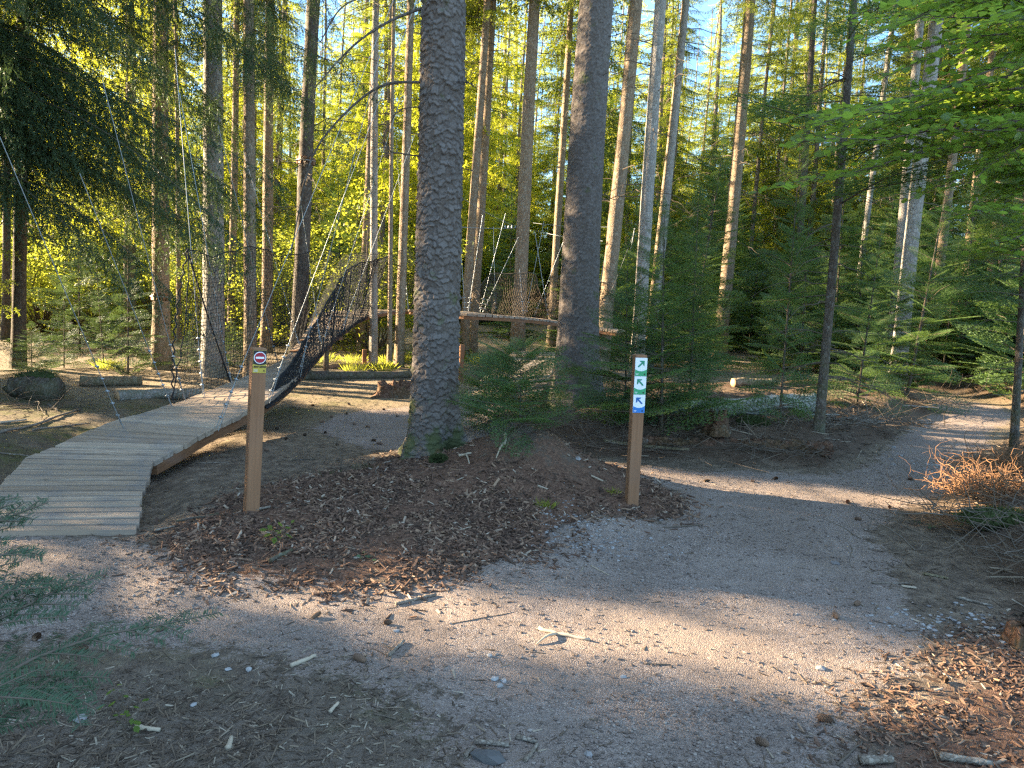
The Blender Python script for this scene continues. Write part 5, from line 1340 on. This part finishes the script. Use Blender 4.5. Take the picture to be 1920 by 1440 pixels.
# sticks lying on the ground: end pixels, radius
def stick(pts, r, mat, lab, lift=.0, fork=None, grp=None):
    P = [GS(x, y) for x, y in pts]; o0 = P[0].copy(); P = np.array([list(p) for p in P]); u = np.linspace(0, len(P) - 1, 9)
    Q_ = np.stack([np.interp(u, np.arange(len(P)), P[:, k]) for k in range(3)], -1); zl = Q_[:, 2].max() * .5 + Q_[:, 2] * .5; Q_[:, 2] = zl + r * .9 + lift
    Q_[1:-1] += rlg.normal(size=(7, 3)) * np.array([r * .5, r * .5, r * .2]) * min(1, np.linalg.norm(P[-1] - P[0]) / (r * 40))
    V, T, Q = tube_arr(Q_ - np.array(o0), r * np.linspace(1, .7, 9) * (1 + .05 * rlg.normal(size=9)), 7, True, .05, rlg); mb = MB(); mb.add(V, T, Q)
    if fork:
        a = Q_[int(fork[0] * 8)]; b = GS(*fork[1]); b = np.array(b) + [0, 0, r * .6]; V, T, Q = tube_arr(np.linspace(a, b, 6) - np.array(o0) + np.sin(np.linspace(0, 3.14, 6))[:, None] * [0, 0, r * 1.5], np.linspace(r * .8, r * .35, 6), 6, True, .07, rlg); mb.add(V, T, Q)
    o = mb.obj('stick', MT[mat], None, o0); tag(o, lab, 'stick', grp); return o
ST = [([(742, 1132), (818, 1114)], .011, 'stick', 'straight grey stick lying on the path below the mulch'),
 ([(505, 1060), (548, 1038)], .013, 'bark_dark', 'dark stick half buried in the mulch below the no-entry post'),
 ([(728, 1230), (757, 1200)], .010, 'stick', 'short upright-pointing stick on the path, lower centre'),
 ([(545, 1252), (592, 1232)], .011, 'palewood', 'pale split stick at the edge of the dark soil'),
 ([(890, 1392), (954, 1398)], .012, 'stick', 'thick short stick at the bottom centre'),
 ([(968, 1382), (1006, 1392)], .010, 'stick', 'stubby stick right of the thick short one at the bottom'),
 ([(984, 1425), (1008, 1396)], .009, 'stick', 'stubby stick pointing down, bottom centre'),
 ([(872, 1420), (886, 1402)], .010, 'stick', 'small stick leaning beside the dark slab at the bottom'),
 ([(848, 1166), (955, 1147)], .003, 'twig', 'long thin twig on the path, centre'),
 ([(1208, 1243), (1258, 1245)], .004, 'twig', 'thin dark twig on the path right of the forked branch'),
 ([(984, 1218), (1024, 1222)], .003, 'twig', 'tiny twig under the forked branch'),
 ([(1108, 1058), (1142, 1078)], .004, 'palewood', 'thin pale twig on the gravel right of the mulch'),
 ([(1635, 1092), (1705, 1094)], .007, 'stick', 'grey stick at the right path edge'),
 ([(1690, 1100), (1718, 1103)], .008, 'palewood', 'short pale stick at the right path edge'),
 ([(1730, 1078), (1778, 1088)], .010, 'bark_brown', 'reddish stick on the right bank foot'),
 ([(1790, 1122), (1860, 1140)], .009, 'stick', 'grey branch piece on the right slope'),
 ([(1612, 1432), (1672, 1432)], .018, 'stick', 'thick grey stick at the bottom right corner'),
 ([(1760, 1425), (1860, 1440)], .016, 'stick', 'long thick stick in the bottom right corner'),
 ([(1570, 1436), (1616, 1390)], .005, 'twig', 'thin twig in the chips at the bottom right'),
 ([(700, 1340), (742, 1350)], .004, 'twig', 'thin twig on the dark soil'),
 ([(742, 1316), (790, 1284)], .003, 'twig', 'curved hair-thin twig on the dark soil'),
 ([(618, 1338), (634, 1322)], .008, 'palewood', 'stubby bright wood piece on the dark soil'),
 ([(252, 1368), (300, 1372)], .010, 'palewood', 'bright broken wood piece at the lower left'),
 ([(428, 1410), (434, 1388)], .010, 'palewood', 'stubby pale wood end at the lower left'),
 ([(0, 814), (60, 800), (150, 770)], .016, 'stick', 'long crooked branch lying left of the ramp'),
 ([(60, 808), (170, 798)], .010, 'stick', 'dark branch lying just under the long crooked one'),
 ([(0, 795), (50, 790)], .014, 'palewood', 'pale branch piece at the left edge'),
 ([(90, 760), (108, 772)], .014, 'stick', 'grey peg of wood lying by the mossy log stub'),
 ([(1320, 768), (1420, 782), (1572, 788)], .014, 'logpale', 'thin pale fallen branch below the pale trunk'),
 ([(1690, 762), (1760, 775)], .012, 'logpale', 'pale branch on the bank at the path bend'),
 ([(1010, 1178), (1056, 1190), (1106, 1200)], .010, 'palewood', 'forked pale branch lying on the path, centre'),
 ([(948, 815), (946, 845)], .014, 'palewood', 'bare pale branch piece sticking up on the mound top'),
 ([(860, 862), (884, 852)], .011, 'palewood', 'bare white branch piece on the left side of the mound'),
 ([(1108, 895), (1130, 912)], .008, 'palewood', 'thin white stick on the right flank of the mound'),
 ([(0, 850), (60, 862)], .008, 'stick', 'thin branch on the litter left of the ramp edge'),
 ([(372, 870), (430, 868)], .006, 'stick', 'thin branch beside the ramp beam'),
 ([(548, 864), (592, 862)], .007, 'bark_dark', 'dark straight twig on the ground left of the thickest tree'),
 ([(1245, 988), (1318, 984)], .006, 'twig', 'dark twig on the path right of the arrow signpost'),
 ([(290, 1002), (330, 990)], .008, 'stick', 'short stick on the soil right of the ramp end'),
 ([(330, 985), (410, 968)], .010, 'bark_dark', 'dark branch piece between the ramp and the no-entry post'),
 ([(480, 962), (508, 955)], .010, 'stick', 'grey stick at the foot of the no-entry post')]
for i, (pts, r, m, lab) in enumerate(ST):
    fk = None
    if i == 30: fk = (.45, (1006, 1206))
    if i == 31: fk = (.75, (930, 862))
    if i == 32: fk = (.6, (880, 872))
    stick(pts, r, m, lab, 0, fk)
# the pale mound branch really stands up a little
# cones
def cone_mesh(L_, r, rng):
    mb = MB(); n = 120
    t_ = np.linspace(-.5, .5, 9); P = np.stack([t_ * L_, 0 * t_, 0 * t_], -1); V, T, Q = tube_arr(P, r * .8 * np.sqrt(np.clip(1 - (t_ * 2) ** 2, .05, 1)), 8); mb.add(V, T, Q)
    for i in range(n):
        f = (i + .5) / n - .5; a = i * 2.4; rr = r * .75 * math.sqrt(max(.05, 1 - (f * 2) ** 2)); ca, sa = math.cos(a), math.sin(a); s_ = r * .62
        b = np.array([f * L_, rr * ca, rr * sa]); o = np.array([-.6 * s_, ca * s_ * .6, sa * s_ * .6]); sd = np.array([0, -sa, ca]) * s_ * .6
        mb.add(np.array([b - sd, b + sd, b + o + sd * .8, b + o - sd * .8]), None, [(0, 1, 2, 3)], 1)
    return mb.mesh('pine_cone', [MT['bark_dark'], MT['cone']], False)
CM_ = [cone_mesh(.075, .016, rlg), cone_mesh(.058, .017, rlg)]
CP = [(1568, 1156), (1606, 1134), (1668, 952), (1708, 898), (592, 1156), (728, 1168), (676, 1238), (70, 1196), (150, 1222), (760, 1108), (1326, 902), (1412, 902), (1455, 897), (1610, 974), (1590, 942), (1430, 1396),
      (560, 768), (586, 762), (604, 792), (622, 782), (650, 776), (664, 795), (690, 800), (520, 806), (536, 826), (572, 818), (655, 760), (720, 768), (745, 780), (484, 838), (500, 845), (610, 812), (632, 836), (700, 826), (712, 832),
      (1772, 1280), (300, 1180), (1545, 1350)]
for i, (px, py) in enumerate(CP):
    g = GS(px, py); o = link('pine_cone', CM_[i % 2], None, (g.x, g.y, g.z + .014)); o.rotation_euler = (rlg.random() * 6, rlg.normal() * .08, rlg.random() * 6.28); o.scale = (rlg.uniform(.65, .95),) * 3
    tag(o, 'dark spruce cone, one of the many lying on path and soil', 'cone', 'spruce cones on the ground')
# single stones
ICO = None
def ico():
    global ICO
    if ICO is None:
        f = (1 + 5 ** .5) / 2; V = nrmz(np.array([(-1, f, 0), (1, f, 0), (-1, -f, 0), (1, -f, 0), (0, -1, f), (0, 1, f), (0, -1, -f), (0, 1, -f), (f, 0, -1), (f, 0, 1), (-f, 0, -1), (-f, 0, 1)], float))
        T = np.array([(0, 11, 5), (0, 5, 1), (0, 1, 7), (0, 7, 10), (0, 10, 11), (1, 5, 9), (5, 11, 4), (11, 10, 2), (10, 7, 6), (7, 1, 8), (3, 9, 4), (3, 4, 2), (3, 2, 6), (3, 6, 8), (3, 8, 9), (4, 9, 5), (2, 4, 11), (6, 2, 10), (8, 6, 7), (9, 8, 1)])
        ICO = (V, T)
    return ICO
def stone_mesh(sx, sy, sz_, rng, mat, rnd):
    V, T = ico(); V = V * (1 + .18 * rng.normal(size=(12, 1))) * [sx, sy, sz_]; mb = MB(); mb.add(V, T, None, rnd=rnd); return mb.mesh('stone', [MT[mat]], False)
for (px, py, s_, r_, lab) in ((928, 1272, .022, .9, 'white flat stone, leftmost of the small group in the lower centre'), (936, 1284, .020, .7, 'white stone at the bottom of the small group in the lower centre'), (945, 1275, .017, .8, 'pale stone in the middle of the small group in the lower centre'),
        (918, 1228, .018, .9, 'white stone lying alone above the small group'), (743, 1182, .018, .8, 'pale stone beside the cone on the path'), (404, 1230, .020, .8, 'pale stone near the fir tips at the left'), (428, 1255, .016, .9, 'pale stone left of the split stick'),
        (466, 1258, .019, .9, 'whitish stone just left of the split stick'), (152, 1352, .028, .5, 'rounded reddish stone at the lower left'), (362, 1324, .015, .9, 'white stone on the dark soil'), (1540, 1253, .028, .6, 'yellowish stone casting a shadow in the sun streak'),
        (1566, 1055, .028, .15, 'dark grey stone on the right side of the path'), (1296, 1100, .013, .6, 'small pale stone in the middle of the path'), (1168, 1265, .016, .7, 'pale stone at the right of the path, lower centre'), (1104, 1410, .018, .6, 'flat pale stone near the bottom'),
        (1083, 862, .035, .7, 'orange-pink stone on the right rim of the mound'), (1742, 1178, .02, .9, 'white stone at the foot of the right slope'), (1730, 1172, .016, .9, 'smaller white stone at the foot of the right slope')):
    g = GS(px, py); o = link('stone', stone_mesh(s_, s_ * .75, s_ * .5, rlg, 'stone', r_), None, (g.x, g.y, g.z + s_ * .25)); o.rotation_euler = (0, 0, rlg.random() * 6); tag(o, lab, 'stone')
g = GS(914, 1424); o = link('dark_slab', stone_mesh(.075, .045, .022, rlg, 'darkstone', 0), None, (g.x, g.y, g.z + .012)); tag(o, 'dark flat rock with sharp edges at the bottom centre', 'rock')

# ------------------------------------------------------------------ scattered ground stuff
rsx = np.random.default_rng(99)
def in_frame(x, y, z=0):
    Mi = np.array(CM).T; d = np.stack([x, y, z - CAM_H + 0 * x], -1) @ Mi.T
    px = 960 + FPX * d[:, 0] / -d[:, 2]; py = 720 - FPX * d[:, 1] / -d[:, 2]
    return (d[:, 2] < 0) & (px > -350) & (px < 2400) & (py < 1640)
def sample(n, fmask, ymax=12, p=1.6):
    out = []; tot = 0
    while tot < n:
        m = 40000; u = rsx.random(m); y = 2.0 + (ymax - 2.0) * u ** p; x = rsx.uniform(-.95, 1.05, m) * (y + .6)
        ok = in_frame(x, y) & (rsx.random(m) < fmask(x, y)); out.append(np.stack([x[ok], y[ok]], -1)); tot += ok.sum()
    return np.concatenate(out)[:n]
def scatter_boxes(name, XY, lo, hi, mat, lab, tilt=.25, rpow=1.0, lift=.0, cat=None, rmax=1.0):
    n = len(XY); D_ = rsx.uniform(0, 1, (n, 1)) ** 2.2; dim = np.array(lo) + (np.array(hi) - np.array(lo)) * D_ * rsx.uniform(.6, 1.2, (n, 3))
    C = np.array([(x, y, z) for x in (-.5, .5) for y in (-.5, .5) for z in (-.5, .5)]); tp = 1 - .6 * (C[None, :, 0] > 0) * rsx.random((n, 1))
    V = C[None] * dim[:, None]; V[..., 1] *= tp; V = V + rsx.normal(size=V.shape) * dim[:, None] * .06
    a = rsx.random(n) * 6.283; b = rsx.normal(size=n) * tilt; c = rsx.normal(size=n) * tilt * 1.5
    def rot(V, i, j, an):
        ca, sa = np.cos(an)[:, None], np.sin(an)[:, None]; vi, vj = V[..., i] * ca - V[..., j] * sa, V[..., i] * sa + V[..., j] * ca; V[..., i] = vi; V[..., j] = vj
    rot(V, 1, 2, c); rot(V, 0, 2, b); rot(V, 0, 1, a)
    V[..., 0] += XY[:, :1]; V[..., 1] += XY[:, 1:]; V[..., 2] += (surf_z(XY[:, 0], XY[:, 1]) + dim[:, 2] * .35 + lift + np.abs(np.sin(b)) * dim[:, 0] * .3)[:, None]
    Q = np.array([(0, 1, 3, 2), (4, 6, 7, 5), (0, 4, 5, 1), (2, 3, 7, 6), (0, 2, 6, 4), (1, 5, 7, 3)])
    Q = (np.arange(n)[:, None, None] * 8 + Q[None]).reshape(-1, 4); rr = np.repeat(rsx.random(n) ** rpow * rmax, 8)
    mb = MB(); mb.add(V.reshape(-1, 3), None, Q, rnd=rr); o = mb.obj(name, MT[mat], smooth=False); tag(o, lab, cat, kind='stuff'); return o
mv = lambda k: (lambda x, y: mval(k, x, y))
scatter_boxes('wood_chips', sample(38000, lambda x, y: np.clip(mval('wmulch', x, y) + .10 * sstep(-.45, -.05, mval('sdm', x, y)), 0, 1) * (.12 + .88 * (fbm(x * 3, y * 3, 3, 81) > -.05)) * (1 - .8 * mval('wpath', x, y)) * np.where(poly_sd(CHIPS_R, x, y) > -.1, .0, 1) * np.where(((x - .25) / .75) ** 2 + ((y - 6) / .9) ** 2 < 1, .25, 1), 7.5), (.005, .0025, .0015), (.070, .016, .008), 'chip', 'reddish bark chips covering the mound and the lower right corner', .3)
scatter_boxes('soil_litter', sample(44000, lambda x, y: (1 - mval('wpath', x, y)) * (.35 + .65 * (fbm(x * 2, y * 2, 3, 71) > 0)), 14), (.008, .0012, .001), (.075, .005, .004), 'litter', 'fine twigs and needles scattered over the soil', .2, 1.2, rmax=.88)
scatter_boxes('wood_chips', sample(15000, lambda x, y: sstep(-.25, .5, poly_sd(CHIPS_R, x, y)) * (.15 + .85 * (fbm(x * 4, y * 4, 3, 83) > -.05)), 5, 1.0), (.004, .0015, .001), (.050, .013, .007), 'chip', 'finer bark chips and crumbs filling the lower right corner', .3)
scatter_boxes('near_litter', sample(9000, lambda x, y: mval('wdark', x, y), 4.5, 1.0), (.004, .002, .001), (.035, .006, .004), 'litter', 'crumbs of bark and needles on the dark soil at the lower left', .3, 1.0)
scatter_boxes('path_litter', sample(2600, lambda x, y: (mval('wpath', x, y) > .5) * np.clip(.06 + 1.0 * np.exp(-np.maximum(mval('sdp', x, y), 0) / .22), 0, 1), 9), (.008, .0015, .001), (.07, .008, .004), 'litter', 'small wood bits strewn on the gravel path', .12, .8)
scatter_boxes('bank_litter', sample(7000, lambda x, y: mval('wbank', x, y), 11, 1.1), (.03, .003, .002), (.30, .012, .009), 'litter', 'dead twigs covering the banks', .3, 1.1)
XY = sample(20000, lambda x, y: mval('wpath', x, y) ** 2 * (.25 + .75 * (fbm(x * 1.2, y * 1.2, 3, 77) > -.1)), 8, 1.5); n = len(XY); V0, T0 = ico()
sc_ = (.002 + .007 * rsx.random((n, 1, 1)) ** 5) ; V = V0[None] * sc_ * (1 + .25 * rsx.normal(size=(n, 12, 1))) * [1.2, 1, .6]; an = rsx.random(n) * 6.28
V = np.stack([V[..., 0] * np.cos(an)[:, None] - V[..., 1] * np.sin(an)[:, None], V[..., 0] * np.sin(an)[:, None] + V[..., 1] * np.cos(an)[:, None], V[..., 2]], -1)
V[..., :2] += XY[:, None]; V[..., 2] += (surf_z(XY[:, 0], XY[:, 1]) + .005)[:, None]
mb = MB(); mb.add(V.reshape(-1, 3), (np.arange(n)[:, None, None] * 12 + T0[None]).reshape(-1, 3), None, rnd=np.repeat(rsx.random(n) ** 1.3 * .95, 12)); tag(mb.obj('gravel_stones', MT['pebble'], smooth=False), 'small stones lying loose on the gravel path', kind='stuff')
# pale gravel spill right of the mound
def blob(px, py, rx, ry, n, s0, s1, nm, lab, rp=.5):
    g = GS(px, py); XY = np.stack([g.x + rsx.normal(size=n) * rx, g.y + rsx.normal(size=n) * ry], -1); sc_ = s0 + (s1 - s0) * rsx.random((n, 1, 1)) ** 2.5
    V = V0[None] * sc_ * (1 + .25 * rsx.normal(size=(n, 12, 1))) * [1.2, 1, .55]; V[..., :2] += XY[:, None]; V[..., 2] += (surf_z(XY[:, 0], XY[:, 1]) + .003)[:, None]
    mb = MB(); mb.add(V.reshape(-1, 3), (np.arange(n)[:, None, None] * 12 + T0[None]).reshape(-1, 3), None, rnd=np.repeat(rsx.random(n) ** rp, 12)); tag(mb.obj(nm, MT['stone'], smooth=False), lab, kind='stuff')
blob(1110, 1000, .28, .22, 700, .003, .012, 'crushed_stones', 'pale crushed stone spilt at the right foot of the mound', 1.0)
blob(1760, 1165, .22, .12, 160, .004, .014, 'crushed_stones', 'pale stone bits at the foot of the right slope')
blob(1760, 880, .2, .4, 90, .006, .03, 'crushed_stones', 'grey stones along the right path edge further up')
# small plants
def plant(px, py, n, size, mats, lab, R_=.06, H_=.06, col=None):
    g = GS(px, py); V = []; Q = []; mb = MB()
    for i in range(n):
        a = rsx.random() * 6.28; p_ = np.array([math.cos(a) * R_ * rsx.random(), math.sin(a) * R_ * rsx.random(), H_ * rsx.uniform(.4, 1)])
        V_, T_, Q_ = tube_arr(np.linspace([p_[0] * .2, p_[1] * .2, -.01], p_, 4), .0015, 4, False); mb.add(V_, T_, Q_, 1)
        d = nrmz(np.array([math.cos(a), math.sin(a), rsx.normal() * .3])); s_ = nrmz(np.cross(d, [rsx.normal() * .3, rsx.normal() * .3, 1])); l = size * rsx.uniform(.7, 1.2)
        pr = [(0, 0), (.3, .3), (.6, .34), (1, 0), (.6, -.34), (.3, -.3)]; W_ = np.array([p_ + d * l * u + s_ * l * v + np.array([0, 0, -.1 * l]) * u * u for u, v in pr]); mb.add(W_, None, [(0, 1, 2, 3), (0, 3, 4, 5)], 0)
    o = mb.obj('seedling', [mats, MT['twig']], None, g, smooth=False); tag(o, lab, 'plant'); return o
plant(525, 1012, 14, .045, MT['beech'], 'small leafy seedling with yellow-green leaves in the mulch below the no-entry post', .11, .09)
plant(682, 1048, 9, .035, MT['fir_near'], 'bluish green seedling in the mulch, centre', .07, .04)
plant(1738, 990, 12, .04, MT['fir_near'], 'green sprig at the end of the root spray on the right', .09, .05)
plant(240, 1365, 10, .03, MT['beech'], 'small weed at the lower left corner', .09, .08)
plant(230, 1330, 8, .03, MT['beech'], 'small weed beside the rounded stone at the lower left', .08, .1)
def tuft(px, py, n, h, r, mat, lab, grp=None):
    g = GS(px, py); a = rsx.random(n) * 6.28; b = np.stack([np.cos(a), np.sin(a), 0 * a], -1) * (r * rsx.random((n, 1))); d = nrmz(b / r * .7 + [0, 0, 1.0] + rsx.normal(size=(n, 3)) * .2); l = h * rsx.uniform(.5, 1.1, (n, 1)); s_ = nrmz(np.cross(d, rsx.normal(size=(n, 3)))) * .0015
    V = np.stack([b - s_, b + s_, b + d * l * .6 + s_ * .7, b + d * l + d * [.4, .4, -.3] * l * .3], 1).reshape(-1, 3); mb = MB(); mb.add(V, None, np.arange(4 * n).reshape(-1, 4)); o = mb.obj('grass_tuft', mat, None, g, smooth=False); tag(o, lab, 'grass tuft', grp); return o
tuft(1022, 948, 110, .06, .07, MT['shrub'], 'small grass tuft on the front of the mound')
tuft(1150, 925, 50, .05, .05, MT['shrub'], 'sparse grass tuft left of the arrow signpost foot')
tuft(690, 876, 160, .04, .14, MT['moss'], 'mossy grass patch left of the thickest trunk foot')
tuft(620, 893, 120, .035, .14, MT['moss'], 'mossy patch on the soil between no-entry post and thickest trunk')
for i in range(22):
    px, py = rsx.uniform(-20, 1000), rsx.uniform(672, 700)
    if rsx.random() < .5: px = rsx.uniform(600, 1000)
    tuft(px, py, 160, .22, .22, MT['shrub'], 'grass tuft among those on the far sunlit litter', 'grass tufts at the wood edge')
# bare sapling left of the thickest tree
b = GS(638, 888); e = empty('bare_sapling', b, 'thin leafless sapling stem left of the thickest tree', 'sapling'); mb = MB(); P = np.array([at(x, y, b.y) - b for x, y in ((638, 888), (640, 860), (633, 835), (634, 812), (632, 790))])
V, T, Q = tube_arr(P, np.linspace(.005, .0015, 5), 5); mb.add(V, T, Q); mb.obj('stem', MT['twig'], e)
mb = MB()
for f, dx in ((2, -.08), (3, .06), (3, -.05), (1, .07)):
    V, T, Q = tube_arr(np.array([P[f], P[f] + [dx, 0, .07]]), [.002, .001], 4); mb.add(V, T, Q)
mb.obj('twig', MT['twig'], e)

# ------------------------------------------------------------------ unseen spruces added on the left to block the sun, gaps shaped for streaks
CRW = [spruce_crown('crown', PB_far, 0, 13.5, 1.25, 300, rc, SPR, .1, .2) for _ in range(2)]
def wall_crown(seed):
    r_ = np.random.default_rng(seed); pl = []
    for i in range(330):
        z = 12.5 * (i + r_.random()) / 330; r2 = 1.15 * (1 - (z / 15) ** 3) * r_.uniform(.6, 1.1)
        pl.append((int(r_.integers(4)), np.array([0, 0, z]), r_.random() * 6.28, r_.normal() * .15, r2 / 2.2, r_.normal() * .2))
    return crown_mesh('crown', PB_far, pl, SPR)
CRW = [wall_crown(1), wall_crown(2)]
sv = np.array([-math.sin(R(SUN_AZ)), math.cos(R(SUN_AZ))]); vv = np.array([math.cos(R(SUN_AZ)), math.sin(R(SUN_AZ))])
rw = np.random.default_rng(3)
def shade_tree(s_, v_, sc=1.0, zc=.3):
    x, y = sv * s_ + vv * v_; e = empty('spruce_tree', (x, y, sz(x, y)), 'unseen dense spruce added on the left to block the sun', 'tree', 'added sun-blocking spruces beyond the left edge'); e.rotation_euler = (0, 0, rw.random() * 6.28)
    link('trunk', TRK_far[0], e); c = link('crown', CRW[int(rw.integers(2))], e, (0, 0, zc)); c.scale = (sc, sc, 1.0); return e
for (a_, b_) in ((-5.5, 3.22), (3.74, 6.60), (6.92, 9.3)):
    n = max(1, int(math.ceil((b_ - a_ - 2.0) / 1.3)) + 1)
    for s_ in (10.5, 12.3, 14.2, 16.4, 18.6):
        for v_ in np.linspace(a_ + .92, b_ - (.92 if b_ < 6 else 1.15), n): shade_tree(s_ + rw.normal() * .2, v_, 1.0)

for v_ in (3.5, 3.8):  # low unseen spruces added in the gap to dim the streak's left end
    e = shade_tree(10.2, v_, .55, .0)
    for c in e.children: c.scale = (.6, .6, .21) if c.name.startswith('crown') else (.3, .3, .10)
